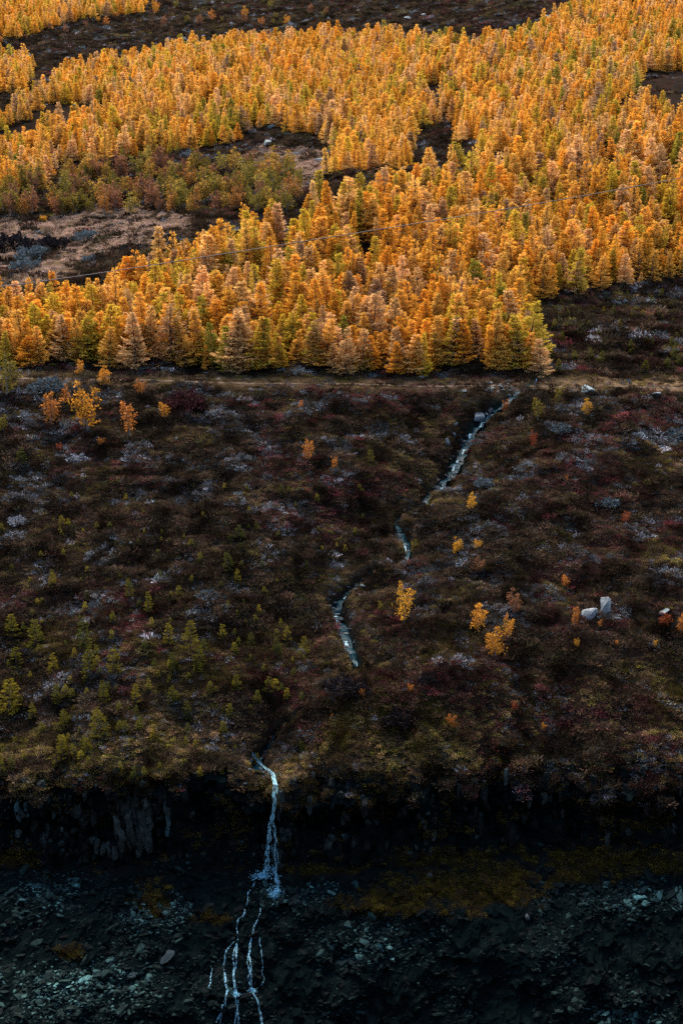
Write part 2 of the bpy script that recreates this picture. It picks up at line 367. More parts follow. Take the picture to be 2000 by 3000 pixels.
# ground colouring by what grows or lies there: R bare rock, G dry grass, B moss
PX, PYI, DEP = project(P)
def patches(L, x, y):
    """soft oval patches listed as (centre x, centre y, half width, half height) in photograph pixels"""
    o = np.zeros(np.shape(x))
    for a_, b_, rx_, ry_ in L: o = np.maximum(o, np.exp(-((x - a_) / rx_) ** 2 - ((y - b_) / ry_) ** 2))
    return o
MOSS = [(1400, 2600, 270, 70), (1760, 2530, 280, 60), (1150, 2645, 180, 45), (1300, 2520, 200, 30), (30, 2510, 110, 35), (930, 2550, 140, 18), (620, 2690, 60, 25), (450, 2640, 60, 60), (200, 2795, 40, 20), (1900, 2420, 120, 25)]
PALE = [(230, 2900, 330, 95), (460, 2690, 110, 70), (1120, 2760, 170, 80), (1850, 2975, 140, 30), (120, 2620, 130, 60), (900, 2620, 150, 50), (1900, 2640, 150, 50)]
mossm = np.clip(smooth(12.6, 13.4, VV) * (1 - smooth(14.0, 15.5, VV)) * smooth(-0.3, 0.3, fbm(XX * 0.15, Y0 * 0.3, 3)) + (VV < 12) * smooth(0.30, 0.75, patches(MOSS, PX, PYI) + 0.75 * fbm(XX * 0.7, VV * 5, 4, 0.65)) * (patches(MOSS, PX, PYI) > 0.12), 0, 1)
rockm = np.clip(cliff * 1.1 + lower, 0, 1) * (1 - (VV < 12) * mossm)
clear_poly = [(-200, 800), (-200, 640), (120, 655), (330, 600), (560, 640), (560, 700), (330, 790), (0, 860)]
scree_poly = [(690, 470), (760, 430), (930, 440), (960, 500), (880, 560), (740, 540)]
verge_poly = [(1500, 1110), (1700, 1100), (2200, 1100), (2200, 1140), (1650, 1135), (1480, 1130)]
dryg = np.clip(pathm * (0.45 + 0.55 * smooth(1350, 1600, PX)) * smooth(-0.5, 0.1, fbm(XX * 0.35, Y0 * 0.8, 3) + 0.25), 0, 1)
dryg = np.maximum(dryg, inside(clear_poly, PX, PYI) * smooth(-0.45, -0.1, fbm(XX * 0.06, Y0 * 0.12 + 3, 3)) * (VV > 20))
dryg = np.maximum(dryg, inside(scree_poly, PX, PYI) * 0.85 * (VV > 20)); dryg = np.maximum(dryg, inside(verge_poly, PX, PYI) * 0.8)
dryg = np.maximum(dryg, 0.3 * np.exp(-((stream_d - 1.1) / 0.4) ** 2))
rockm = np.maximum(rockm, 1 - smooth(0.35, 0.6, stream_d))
idx = np.arange(NX * NV).reshape(NX, NV)
GF = np.stack([idx[:-1, :-1], idx[1:, :-1], idx[1:, 1:], idx[:-1, 1:]], 2).reshape(-1, 4)
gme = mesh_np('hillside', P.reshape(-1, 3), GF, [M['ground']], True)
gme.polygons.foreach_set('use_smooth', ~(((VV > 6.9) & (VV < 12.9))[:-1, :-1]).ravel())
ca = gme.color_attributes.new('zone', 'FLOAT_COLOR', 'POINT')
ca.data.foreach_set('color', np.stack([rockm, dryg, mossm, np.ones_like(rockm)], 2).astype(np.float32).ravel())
tag(link('hillside', gme), 'steep heath hillside above a dark rocky gorge', kind='structure')

# ------------------------------------------------------------------ plant shapes
def kites(o, d, w, mid=0.45):
    """leaf kites: origins o, tips o+d, half widths w"""
    n_ = len(o); V = np.stack([o, o + d * mid + w, o + d, o + d * mid - w], 1).reshape(-1, 3)
    return V, np.arange(4 * n_).reshape(n_, 4)
def unit(v): return v / np.maximum(np.linalg.norm(v, axis=-1, keepdims=True), 1e-9)
def tube(pts, rad, sides=5):
    pts = np.asarray(pts, float); V = []; F = []
    for i, (p, r) in enumerate(zip(pts, rad)):
        a = pts[min(i + 1, len(pts) - 1)] - pts[max(i - 1, 0)]; a = a / np.linalg.norm(a); h = np.array([1, 0, 0]) if abs(a[0]) < 0.8 else np.array([0, 1, 0])
        u = np.cross(a, h); u /= np.linalg.norm(u); w = np.cross(a, u)
        for k in range(sides):
            t = 2 * math.pi * k / sides; V.append(p + r * (math.cos(t) * u + math.sin(t) * w))
    for i in range(len(pts) - 1):
        for k in range(sides): F.append((i * sides + k, i * sides + (k + 1) % sides, (i + 1) * sides + (k + 1) % sides, (i + 1) * sides + k))
    return np.array(V), np.array(F)
def conifer(seed, R=0.23, nb=70, per=26, blade=0.055, bw=0.22, e_low=-0.05, e_top=0.95, bare=0.0, t0=0.05, power=0.8, flop=0.5, tiers=17):
    """unit-height conifer: trunk and crown vertex/face arrays"""
    r = np.random.default_rng(seed)
    lean = r.normal(0, 0.012, 2)
    zt = np.linspace(0, 1, 9); tp = np.stack([lean[0] * zt**2 * 3 + 0.004 * np.sin(zt * 9 + seed), lean[1] * zt**2 * 3, zt], 1)
    TV, TF = tube(tp, 0.016 * (1 - zt) ** 0.9 + 0.002, 6)
    t = np.sort(t0 + (0.985 - t0) * r.random(nb) ** 0.95); wh = np.round(t * tiers) / tiers; t = np.clip(t * 0.3 + wh * 0.7 + r.normal(0, 0.006, nb), t0 * 0.8, 0.99)
    az = np.arange(nb) * 2.39996 + r.normal(0, 0.5, nb)
    L = R * (1 - t) ** power * (0.72 + 0.5 * r.random(nb)) * (0.66 + 0.34 * smooth(t0, 0.2, t)) + 0.016
    L *= 1 + 0.18 * np.sin(az + seed)                                        # lopsided
    e = e_low + (e_top - e_low) * t ** 1.3 + r.normal(0, 0.12, nb)
    base = np.stack([np.interp(t, zt, tp[:, 0]), np.interp(t, zt, tp[:, 1]), t], 1)
    cnt = np.maximum(4, (per * (0.35 + L / R)).astype(int)); b = np.repeat(np.arange(nb), cnt); n_ = len(b)
    s = 0.12 + 0.9 * r.random(n_) ** 0.75
    hd = np.stack([np.cos(az[b]), np.sin(az[b]), np.zeros(n_)], 1); sd = np.stack([-np.sin(az[b]), np.cos(az[b]), np.zeros(n_)], 1)
    rise = np.tan(np.clip(e[b], -0.7, 1.1)) * s + 0.35 * (s ** 2 - s * 0.8)
    off = r.normal(0, 1, n_) * 0.16 * (1.1 - 0.65 * s)
    o = base[b] + L[b][:, None] * (hd * s[:, None] + sd * off[:, None]); o[:, 2] += L[b] * rise
    d = hd * (0.5 + 0.5 * r.random((n_, 1))) + sd * (np.sign(off) * (0.25 + 0.7 * r.random(n_)))[:, None] + np.array([0, 0, 1.0]) * (r.normal(0.15, flop, (n_, 1)))
    d = unit(d) * (blade * (0.55 + 0.9 * r.random((n_, 1))))
    w = unit(np.cross(d, r.normal(0, 1, (n_, 3)))) * (np.linalg.norm(d, axis=1, keepdims=True) * bw * (0.6 + 0.8 * r.random((n_, 1))))
    keep = r.random(n_) > bare
    V, F = kites(o[keep], d[keep], w[keep]); lv = np.repeat(np.clip(r.random(keep.sum()) * 0.7 + 0.3 * r.random(nb)[b][keep], 0, 1), 4)
    # leader shoot and limbs as thin wood
    LV, LF = [TV], [TF]; c = len(TV)
    for k in range(0, nb, 2 if bare < 0.3 else 1):
        q = base[k]; hh = np.array([math.cos(az[k]), math.sin(az[k]), 0]); sp_ = np.array([0.0, 0.5, 1.0])
        pp = q + L[k] * (hh * sp_[:, None]); pp[:, 2] += L[k] * (math.tan(min(max(e[k], -0.7), 1.1)) * sp_ + 0.35 * (sp_**2 - 0.8 * sp_))
        v_, f_ = tube(pp, [0.0045, 0.003, 0.001], 3); LV.append(v_); LF.append(f_ + c); c += len(v_)
    return np.concatenate(LV), np.concatenate(LF), V, F, lv
def bush(seed, n=260, leaf=0.13, bw=0.35, lobes=5, tall=1.0, stems=4):
    """unit-height birch bush: several thin stems, leaves in uneven lobes"""
    r = np.random.default_rng(seed); SV, SF = [], []; c = 0; ctr = []
    for k in range(stems):
        a = r.random() * 6.28; sp_ = 0.10 + 0.16 * r.random(); h = 0.72 + 0.28 * r.random() if k else 1.0; z = np.linspace(0, h, 6)
        pl = np.stack([math.cos(a) * sp_ * (z / h) ** 1.2 + 0.02 * np.sin(z * 9 + k), math.sin(a) * sp_ * (z / h) ** 1.2, z], 1)
        v_, f_ = tube(pl, 0.014 * (1 - z / h) + 0.003, 4); SV.append(v_); SF.append(f_ + c); c += len(v_)
        for q in range(lobes):
            t = 0.25 + 0.72 * (q + r.random()) / lobes; ctr.append((np.interp(t * h, z, pl[:, 0]) + r.normal(0, 0.06), np.interp(t * h, z, pl[:, 1]) + r.normal(0, 0.06), t * h, 0.07 + 0.11 * math.sin(min(1, t * 1.15) * math.pi) * (0.6 + 0.8 * r.random())))
    ctr = np.array(ctr); b = r.integers(0, len(ctr), n); p = unit(r.normal(0, 1, (n, 3))) * (r.random((n, 1)) ** 0.5)
    o = ctr[b, :3] + p * ctr[b, 3:4] * np.array([1, 1, 0.85]) * tall; o[:, 2] = np.maximum(o[:, 2], 0.05)
    d = unit(r.normal(0, 1, (n, 3)) + p * 0.8 - np.array([0, 0, 0.2])) * leaf * (0.5 + 0.8 * r.random((n, 1)))
    w = unit(np.cross(d, r.normal(0, 1, (n, 3)))) * np.linalg.norm(d, axis=1, keepdims=True) * bw
    V, F = kites(o, d, w, 0.5); return np.concatenate(SV), np.concatenate(SF), V, F, np.repeat(r.random(n), 4)
def clump(seed, n=60, h=0.5, spread=0.5, bw=0.14, length=0.34, droop=0.3):
    """low heath cushion about 1 m across, of twigs and leaves"""
    r = np.random.default_rng(seed); a = r.random(n) * 6.28; q = r.random(n) ** 0.6 * spread
    top = h * (1 - (q / spread) ** 2 * 0.8) * (0.45 + 0.65 * r.random(n))
    o = np.stack([np.cos(a) * q, np.sin(a) * q, top * r.random(n) * 0.8], 1)
    d = np.stack([np.cos(a) * (q / spread) * 0.8, np.sin(a) * (q / spread) * 0.8, np.full(n, 1.0)], 1) + r.normal(0, 0.45, (n, 3)); d[:, 2] -= droop * q / spread
    d = unit(d) * length * (0.5 + 0.9 * r.random((n, 1))); w = unit(np.cross(d, r.normal(0, 1, (n, 3)))) * np.linalg.norm(d, axis=1, keepdims=True) * bw
    V, F = kites(o, d, w, 0.55); return V, F, np.repeat(r.random(n), 4)
def shrub_dome(seed, n=900, leaf=0.10, bw=0.3):
    """dense rounded shrub of unit width"""
    r = np.random.default_rng(seed); p = unit(r.normal(0, 1, (n, 3))); p[:, 2] = np.abs(p[:, 2]); rad = 0.5 * (0.55 + 0.45 * r.random((n, 1)) ** 0.4)
    lump = 1 + 0.28 * np.sin(p[:, :1] * 7 + seed) * np.cos(p[:, 1:2] * 6 + seed * 2) + 0.12 * np.sin(p[:, 2:] * 13 + seed)
    o = p * rad * lump * np.array([1, 1, 0.62]); d = unit(p + r.normal(0, 0.6, (n, 3)) + np.array([0, 0, 0.4])) * leaf * (0.5 + 0.8 * r.random((n, 1)))
    w = unit(np.cross(d, r.normal(0, 1, (n, 3)))) * np.linalg.norm(d, axis=1, keepdims=True) * bw
    V, F = kites(o, d, w, 0.5); SV, SF = [], []; c = 0
    for k in range(7):
        a = r.random() * 6.28; e = np.array([math.cos(a) * 0.34, math.sin(a) * 0.34, 0.24 + 0.1 * r.random()])
        v_, f_ = tube(np.stack([e * t for t in (0, 0.5, 1)]) + np.array([[0, 0, -0.05], [0, 0, 0.03], [0, 0, 0]]), [0.014, 0.01, 0.004], 4); SV.append(v_); SF.append(f_ + c); c += len(v_)
    return np.concatenate(SV), np.concatenate(SF), V, F, np.repeat(r.random(n), 4)
_ico = None
def rock_shape(seed, sub=2, squash=(1, 1, 1), cuts=7):
    """angular boulder about 1 m across: a ball cut by flat facets"""
    import bmesh
    bm = bmesh.new(); bmesh.ops.create_icosphere(bm, subdivisions=sub, radius=0.62); V = np.array([v.co[:] for v in bm.verts]); F = np.array([[v.index for v in f.verts] for f in bm.faces]); bm.free()
    r = np.random.default_rng(seed)
    for k in range(cuts):
        n_ = unit(r.normal(0, 1, 3)); dd = 0.20 + 0.24 * r.random(); s = V @ n_ - dd; V = V - np.clip(s, 0, None)[:, None] * n_ * 0.93
    V = V * (1 + 0.09 * (fbm(V[:, 0] * 4 + seed, V[:, 1] * 4 + V[:, 2] * 3, 3))[:, None]) * np.asarray(squash)
    return V, F

# ------------------------------------------------------------------ larches: colours, shapes
LCOL = {'golden orange': [(0.68, 0.345, 0.040), (0.72, 0.385, 0.062), (0.63, 0.285, 0.030), (0.69, 0.39, 0.075)],
        'pale peach orange': [(0.68, 0.41, 0.15), (0.65, 0.39, 0.16), (0.70, 0.42, 0.13)],
        'yellow green': [(0.54, 0.37, 0.038), (0.58, 0.38, 0.04), (0.48, 0.34, 0.04)],
        'rusty brown half-bare': [(0.42, 0.22, 0.09), (0.40, 0.24, 0.13)],
        'olive green': [(0.28, 0.25, 0.035), (0.33, 0.27, 0.035)]}
LCLS = list(LCOL); LPROB = [0.60, 0.19, 0.15, 0.045, 0.015]
NSH = 9
L_full = [conifer(100 + i, R=0.245 + 0.035 * (i % 3), nb=96, per=44, blade=0.050, bw=0.13, e_low=-0.10, e_top=0.75, power=1.02 + 0.1 * (i % 2), flop=0.4) for i in range(NSH)]
L_bare = [conifer(200 + i, R=0.25, nb=90, per=24, blade=0.048, bw=0.14, bare=0.3, power=0.95) for i in range(3)]
LM = []      # (trunk mesh, crown mesh)
for i, (tv, tf, cv, cf, lv) in enumerate(L_full + L_bare):
    LM.append((mesh_np('larch_trunk', tv, tf, [M['bark']], True), mesh_np('larch_crown', cv, cf, [M['needle']], False, lv)))
def joined(parts, m1, m2, name):
    tv, tf, cv, cf, lv = parts
    return mesh_np(name, np.concatenate([tv, cv]), np.concatenate([tf, cf + len(tv)]), [m1, m2], False, np.r_[np.full(len(tv), 0.5), lv], np.r_[np.zeros(len(tf)), np.ones(len(cf))])
L_join = [joined(p, M['bark'], M['needle'], 'larch') for p in L_full + L_bare]

# where larches stand: outlines of the stands, by the feet of their trees, in photograph pixels
LOWER = [(-400, 1070), (300, 1082), (800, 1092), (1100, 1096), (1585, 1098), (1560, 1000), (1540, 905), (1650, 862), (1800, 835), (2500, 800), (2500, 420), (1900, 470), (1650, 500), (1480, 520), (1350, 545), (1150, 585), (1000, 622),
         (880, 660), (760, 715), (640, 760), (520, 805), (400, 850), (300, 895), (150, 925), (60, 930), (-100, 900), (-400, 900)]
UPPER = [(-400, 700), (0, 600), (130, 540), (190, 500), (330, 470), (560, 450), (700, 420), (740, 385), (900, 395), (960, 420), (980, 480), (940, 540), (980, 560), (1100, 530), (1190, 490), (1215, 440), (1210, 400), (1290, 360), (1350, 400),
         (1330, 440), (1420, 470), (1500, 450), (1640, 500), (2500, 440), (2500, -150), (1900, -120), (1700, 20), (1640, 60), (1560, 100), (1490, 140), (1300, 125), (1000, 120), (700, 130), (480, 165), (330, 200), (200, 240), (90, 300), (50, 360), (-400, 430)]
TOPL = [(-400, 60), (60, 115), (230, 60), (420, 40), (430, -200), (-400, -200)]
LEFTL = [(-400, 300), (80, 270), (100, 200), (60, 170), (-400, 160)]
GAPR = [(1840, 300), (1880, 215), (2060, 210), (2300, 260), (2300, 340), (1930, 330)]
def tree_points(sp, D0, D1, x1):
    gx = np.arange(-x1, x1, sp); gy = np.arange(D0, D1, sp * 0.9); X, Y = np.meshgrid(gx, gy); X = X + (np.arange(len(gy)) % 2)[:, None] * sp * 0.5
    X = X + rng.normal(0, sp * 0.40, X.shape); Y = Y + rng.normal(0, sp * 0.40, Y.shape); return np.stack([X.ravel(), Y.ravel()], 1)
vdense = vv[(vv > 17) & (vv < NK - 1.5)]
def ground_at(xy):
    out = np.zeros((len(xy), 3)); 
    for i, (x, y) in enumerate(xy):
        p = down(x, y); out[i] = (x, y, p.z if p else CZ)
    return out
cand = ground_at(tree_points(1.7, 168, 262, 85)); px, py, dp = project(cand)
gapn = fbm(cand[:, 0] * 0.11 + 31, cand[:, 1] * 0.05 + 7, 3)
ragged = fbm(cand[:, 0] * 0.35 + 9, cand[:, 1] * 0.2, 2) * 16
ok = inside(LOWER, px + ragged, py + ragged * 0.8) & (px > -330) & (px < 2330) & (gapn < 0.42) & (patches([(1150, 810, 24, 75), (790, 970, 36, 60), (1240, 800, 24, 40), (755, 850, 28, 42), (955, 780, 22, 30), (1370, 900, 22, 40), (560, 980, 26, 36)], px, py) < 0.5)
lowT = cand[ok]
cand = ground_at(tree_points(1.85, 246, 470, 150)); px, py, dp = project(cand)
gapn = fbm(cand[:, 0] * 0.09 + 3, cand[:, 1] * 0.05 + 17, 3)
ragged = fbm(cand[:, 0] * 0.2 + 29, cand[:, 1] * 0.1, 3) * 22
ok = ((inside(UPPER, px + ragged, py + ragged) & ~inside(GAPR, px, py)) | inside(TOPL, px, py) | inside(LEFTL, px, py)) & (px > -250) & (px < 2250) & (gapn < 0.5) & (rng.random(len(px)) < 0.94)
upT = cand[ok]
T = np.concatenate([lowT, upT]); isup = np.r_[np.zeros(len(lowT), bool), np.ones(len(upT), bool)]
NT = len(T); tpx, tpy, tdp = project(T)
hn = fbm(T[:, 0] * 0.05, T[:, 1] * 0.05, 2)
H = np.where(isup, 4.0 + hn * 1.0, 5.4 + hn * 1.3) * np.clip(rng.normal(1, 0.25, NT), 0.4, 1.5)
cn = fbm(T[:, 0] * 0.09 + 50, T[:, 1] * 0.06, 2); u = np.clip(rng.random(NT) + cn * 0.18, 0, 0.9999)
cls = np.searchsorted(np.cumsum(LPROB), u); cls = np.clip(cls, 0, len(LCLS) - 1)
tints = np.array([LCOL[LCLS[c]][rng.integers(len(LCOL[LCLS[c]]))] for c in cls]) * np.clip(rng.normal(1, 0.10, (NT, 1)), 0.75, 1.25)
shape = np.where(cls == 3, NSH + rng.integers(0, 3, NT), rng.integers(0, NSH, NT)); rz = rng.random(NT) * 6.283
wid = np.clip(rng.normal(1.12, 0.18, NT), 0.8, 1.6); lean = rng.normal(0, 0.05, (NT, 2))
vis = (tpx > -40) & (tpx < 2040) & (tpy > -40)
order = np.argsort(np.where(~isup & vis, tdp - H * 0.6, 1e6)); solo = order[:300]; front = []
# front row along the path: first tree met in each strip
strip = {}
for i in solo:
    if tpx[i] < 1600 and T[i, 1] < 175.5:
        k = int(tpx[i] // 48)
        if k not in strip or T[i, 1] < T[strip[k], 1]: strip[k] = i
front = sorted(strip.values(), key=lambda i: -tpx[i]); fset = {i: k for k, i in enumerate(front)}
right_edge = [i for i in solo if tpx[i] > 1600]; rset = set(right_edge)
rord = {i: k for k, i in enumerate(sorted(right_edge, key=lambda i: tpx[i]))}; behind = {}; cntb = {}
for i in sorted([i for i in solo if i not in fset and i not in rset], key=lambda i: tdp[i]):
    f_ = min(range(len(front)), key=lambda k: abs(tpx[front[k]] - tpx[i])); behind[i] = (f_, cntb.get(f_, 0)); cntb[f_] = cntb.get(f_, 0) + 1
for i in solo:
    name = LCLS[cls[i]]
    e = bpy.data.objects.new('larch_tree', None); col.objects.link(e); e.location = T[i] - np.array([0, 0, 0.15]); e.rotation_euler = (lean[i, 0], lean[i, 1], rz[i]); e.scale = (H[i] * wid[i], H[i] * wid[i], H[i])
    link('trunk', LM[shape[i]][0], e); link('crown', LM[shape[i]][1], e, tint=tints[i])
    if i in fset: tag(e, f"{name} larch, {ORD[fset[i]]} from the stream in the front row above the path", 'larch', 'larches in the front row above the path')
    elif i in rset: tag(e, f"{name} larch, {ORD[rord[i]]} along the edge above the heath behind the path", 'larch', 'larches edging the heath behind the path')
    else:
        f_, k_ = behind[i]; tag(e, f"{name} larch, {ORD[k_]} behind the {ORD[f_]} front-row larch counted from the stream", 'larch', 'larches close behind the front row')
rest = np.array([i for i in range(NT) if i not in set(solo.tolist())])
scatter('larch_forest', T[rest] - np.array([0, 0, 0.15]), rz[rest], lean[rest], np.stack([H * wid, H * wid, H], 1)[rest], tints[rest], shape[rest], L_join,
        'dense golden larch forest covering the upper hillside', 'forest')
print('larches', NT, 'front', len(front))

# ------------------------------------------------------------------ the footpath along the terrace
pv = np.linspace(18.12, 18.9, 7); px_ = np.arange(-75, 75, 0.5)
pa = np.zeros((len(px_), len(pv), 3))
for i, x in enumerate(px_):
    y0 = 167.6 + fbm(np.array([x * 0.08]), np.array([2.0]), 2)[0] * 0.6
    for j in range(7):
        y = y0 + j * 0.11 + 0.06 * math.sin(x * 1.7 + j); q = down(x, y); pa[i, j] = (x, y, q.z + 0.03 + 0.02 * math.sin(math.pi * j / 6))
ii = np.arange(len(px_) * 7).reshape(len(px_), 7); PF = np.stack([ii[:-1, :-1], ii[1:, :-1], ii[1:, 1:], ii[:-1, 1:]], 2).reshape(-1, 4)
M['path'] = plain_material('trodden earth path', (0.045, 0.029, 0.019), (0.125, 0.08, 0.052), 1.2, 0.95, 0.4)
tag(link('path', mesh_np('path', pa.reshape(-1, 3), PF, [M['path']], True)), 'narrow trodden path along the foot of the larches', kind='structure')

# ------------------------------------------------------------------ stream water: shallow steps with white riffles
q = SC.copy()
for i in range(len(q)):
    h = bvh.find_nearest(Vector(q[i]));  g = down(q[i, 0], q[i, 1]); q[i, 2] = g.z
q[:, 2] = np.minimum.accumulate(q[:, 2] + 0.0)
for _ in range(3): q[1:-1, 2] = 0.25 * q[:-2, 2] + 0.5 * q[1:-1, 2] + 0.25 * q[2:, 2]
st = q[:, 2] / 0.62; fr = st - np.floor(st); q[:, 2] = (np.floor(st) + smooth(0.0, 0.42, fr)) * 0.62 + 0.06
tg = np.gradient(q[:, :2], axis=0); tg /= np.linalg.norm(tg, axis=1, keepdims=True); nr = np.stack([-tg[:, 1], tg[:, 0]], 1)
hw = ww * 0.85 * (1 + 0.5 * fbm(np.arange(len(q)) * 0.21, np.zeros(len(q)) + 3, 2))
SVs = []; NS = 7
for j in range(NS):
    a = (j / (NS - 1) * 2 - 1); SVs.append(np.c_[q[:, :2] + nr * (a * hw)[:, None], q[:, 2] + 0.03 * rng.normal(0, 1, len(q)) - 0.03 * abs(a)])
SV = np.stack(SVs, 1); ii = np.arange(len(q) * NS).reshape(len(q), NS); SF = np.stack([ii[:-1, :-1], ii[1:, :-1], ii[1:, 1:], ii[:-1, 1:]], 2).reshape(-1, 4)
stream = tag(link('stream', mesh_np('stream', SV.reshape(-1, 3), SF, [M['water']], True)), 'narrow teal stream tumbling down the heath in its gully', kind='structure')
drop = -np.gradient(q[:, 2]); seg = np.where((drop > 0.115) & (rng.random(len(q)) < 0.6) & (ww > 0.25))[0]
runs = np.split(seg, np.where(np.diff(seg) > 1)[0] + 1)
for rn in runs:
    if len(rn) < 1: continue
    a, b = max(rn[0], 0), min(rn[-1] + 1, len(q) - 1); sub = SV[a:b + 1].copy(); sub[:, :, 2] += 0.035 + 0.03 * rng.random(sub.shape[:2])
    j0 = rng.integers(0, 4); j1 = min(NS - 1, j0 + rng.integers(1, 3)); sub = sub[:, j0:j1 + 1]; n0, n1 = sub.shape[:2]
    if n0 < 2: continue
    jj = np.arange(n0 * n1).reshape(n0, n1)
    link('riffle', mesh_np('riffle', sub.reshape(-1, 3), np.stack([jj[:-1, :-1], jj[1:, :-1], jj[1:, 1:], jj[:-1, 1:]], 2).reshape(-1, 4), [M['foam']], True), stream)

# ------------------------------------------------------------------ waterfall over the rim and the strands below it
def strand_mesh(pl, w0, w1, wob, seed, mat='fall'):
    r = np.random.default_rng(seed); pl = resample(np.array(pl, float), 0.16); n_ = len(pl); t = np.linspace(0, 1, n_)
    pl[:, 0] += fbm(t * 7 + seed, t * 0 + seed, 3) * wob; pl[:, 1] += fbm(t * 6 + seed * 2, t * 0, 3) * wob * 0.7
    wd = (w0 + (w1 - w0) * t) * (0.75 + 0.5 * vnoise(t * 9 + seed, t * 0))
    V = np.stack([np.c_[pl[:, 0] + a * wd, pl[:, 1] - (1 - abs(a)) * wd * 0.5, pl[:, 2]] for a in (-1, -0.5, 0, 0.5, 1)], 1); k = np.arange(n_ * 5).reshape(n_, 5)
    return mesh_np('strand', V.reshape(-1, 3), np.stack([k[:-1, :-1], k[1:, :-1], k[1:, 1:], k[:-1, 1:]], 2).reshape(-1, 4), [M[mat]], True)
lipD = at(770, 2250).y
def fp(a, b, D): v = at_depth(a, b, D); return (v.x, v.y, v.z)
DF = lipD - 1.0
wf = bpy.data.objects.new('waterfall', None); col.objects.link(wf); wf.location = (0, 0, 0)
tag(wf, 'thin white waterfall dropping over the dark cliff rim', 'waterfall')
end = q[-1]
def hug(pts, off=0.14):
    o = []
    for a, b in pts:
        h = at(a, b); v = h - ray_dir(a, b).normalized() * off; o.append((v.x, v.y, v.z + 0.05))
    return o
def pts_dense(pl, step=14):
    pl = np.array(pl, float); d = np.r_[0, np.cumsum(np.hypot(*np.diff(pl, axis=0).T))]; t = np.arange(0, d[-1], step); return list(zip(np.interp(t, d, pl[:, 0]), np.interp(t, d, pl[:, 1])))
rimline = [(742, 2208), (748, 2222), (762, 2240), (783, 2256), (800, 2268)]
DF = min(h[1] for h in hug(pts_dense([(800, 2268), (806, 2330), (797, 2420), (790, 2520)], 6), 0.3)) - 0.1
for k, dx in enumerate((0, 4, -4)):
    link('strand', strand_mesh(hug([(a + dx, b) for a, b in rimline], 0.30 + 0.05 * k) + [fp(806 + dx, 2300, DF), fp(803 + dx, 2360, DF), fp(797 + dx * 0.5, 2405, DF)], 0.05, 0.09, 0.10, 1 + k), wf)
link('veil', strand_mesh([fp(797, 2395, DF + 0.1), fp(795, 2470, DF), fp(792, 2565, DF - 0.2)], 0.2, 0.62, 0.05, 9, 'veil'), wf)
for k, (xa, xb, w0, w1, yb) in enumerate([(795, 777, 0.10, 0.11, 2555), (797, 808, 0.07, 0.09, 2562), (794, 786, 0.05, 0.07, 2540), (798, 815, 0.04, 0.06, 2530), (793, 771, 0.03, 0.06, 2560)]):
    link('strand', strand_mesh([fp(xa, 2392, DF), fp((xa + xb) / 2 + 2, 2450, DF - 0.05 * k), fp(xb, yb, DF - 0.1 * k)], w0, w1, 0.10, 10 + k), wf)
low = bpy.data.objects.new('waterfall', None); col.objects.link(low); tag(low, 'thin braided strands of water running down the dark rock below the fall', 'waterfall')
for k, (pl, w0, w1) in enumerate([([(720, 2665), (722, 2685), (702, 2695), (692, 2760), (690, 2850), (688, 2910), (697, 2960), (702, 3030)], 0.06, 0.14), ([(766, 2660), (762, 2685), (745, 2720), (730, 2790), (735, 2880), (738, 2905), (760, 2940), (775, 3030)], 0.06, 0.12), ([(697, 2740), (686, 2800), (684, 2870), (692, 2930), (690, 3030)], 0.04, 0.08), ([(738, 2750), (724, 2800), (728, 2860), (732, 2900)], 0.04, 0.07), ([(805, 2640), (790, 2660), (768, 2680)], 0.05, 0.05), ([(745, 2585), (725, 2620), (722, 2665)], 0.05, 0.05), ([(668, 2900), (650, 2960), (640, 3030)], 0.05, 0.08),
        ([(682, 2760), (660, 2790), (655, 2850), (663, 2900), (655, 2960), (630, 3010)], 0.07, 0.12), ([(760, 2750), (768, 2820), (772, 2900)], 0.04, 0.05), ([(620, 2830), (617, 2880), (612, 2920)], 0.04, 0.09),
        ([(735, 2905), (715, 2912), (740, 2905), (760, 2912)], 0.12, 0.14)]):
    link('strand', strand_mesh(hug(pts_dense(pl)), w0 * 0.9, w1 * 0.9, 0.24, 30 + k), low)
# white water where the fall lands
def splash(a, b, rx, rz_, seed, parent, n=90):
    r = np.random.default_rng(seed); c = np.array(at(a, b)); o = c + r.normal(0, 1, (n, 3)) * np.array([rx, rx * 0.6, rz_]) * 0.5 + np.array([0, -0.2, 0.15])
    d = unit(r.normal(0, 1, (n, 3)) + np.array([0, 0, 0.8])) * 0.15 * (0.3 + r.random((n, 1))); w = unit(np.cross(d, r.normal(0, 1, (n, 3)))) * 0.045
    V, F = kites(o, d, w); link('splash', mesh_np('splash', V, F, [M['spray']]), parent)
splash(804, 2622, 0.9, 0.7, 1, wf, 620); splash(770, 2566, 1.1, 0.2, 2, wf, 330); splash(790, 2550, 0.8, 0.5, 5, wf, 160); splash(690, 2915, 0.35, 0.3, 3, low, 120); splash(735, 2905, 0.5, 0.25, 4, low, 170)
link('strand', strand_mesh(hug(pts_dense([(800, 2545), (812, 2580), (806, 2630)])), 0.16, 0.35, 0.12, 41), wf)
link('strand', strand_mesh(hug(pts_dense([(798, 2560), (765, 2566), (738, 2582)], 8), 0.2), 0.10, 0.08, 0.05, 42), wf)

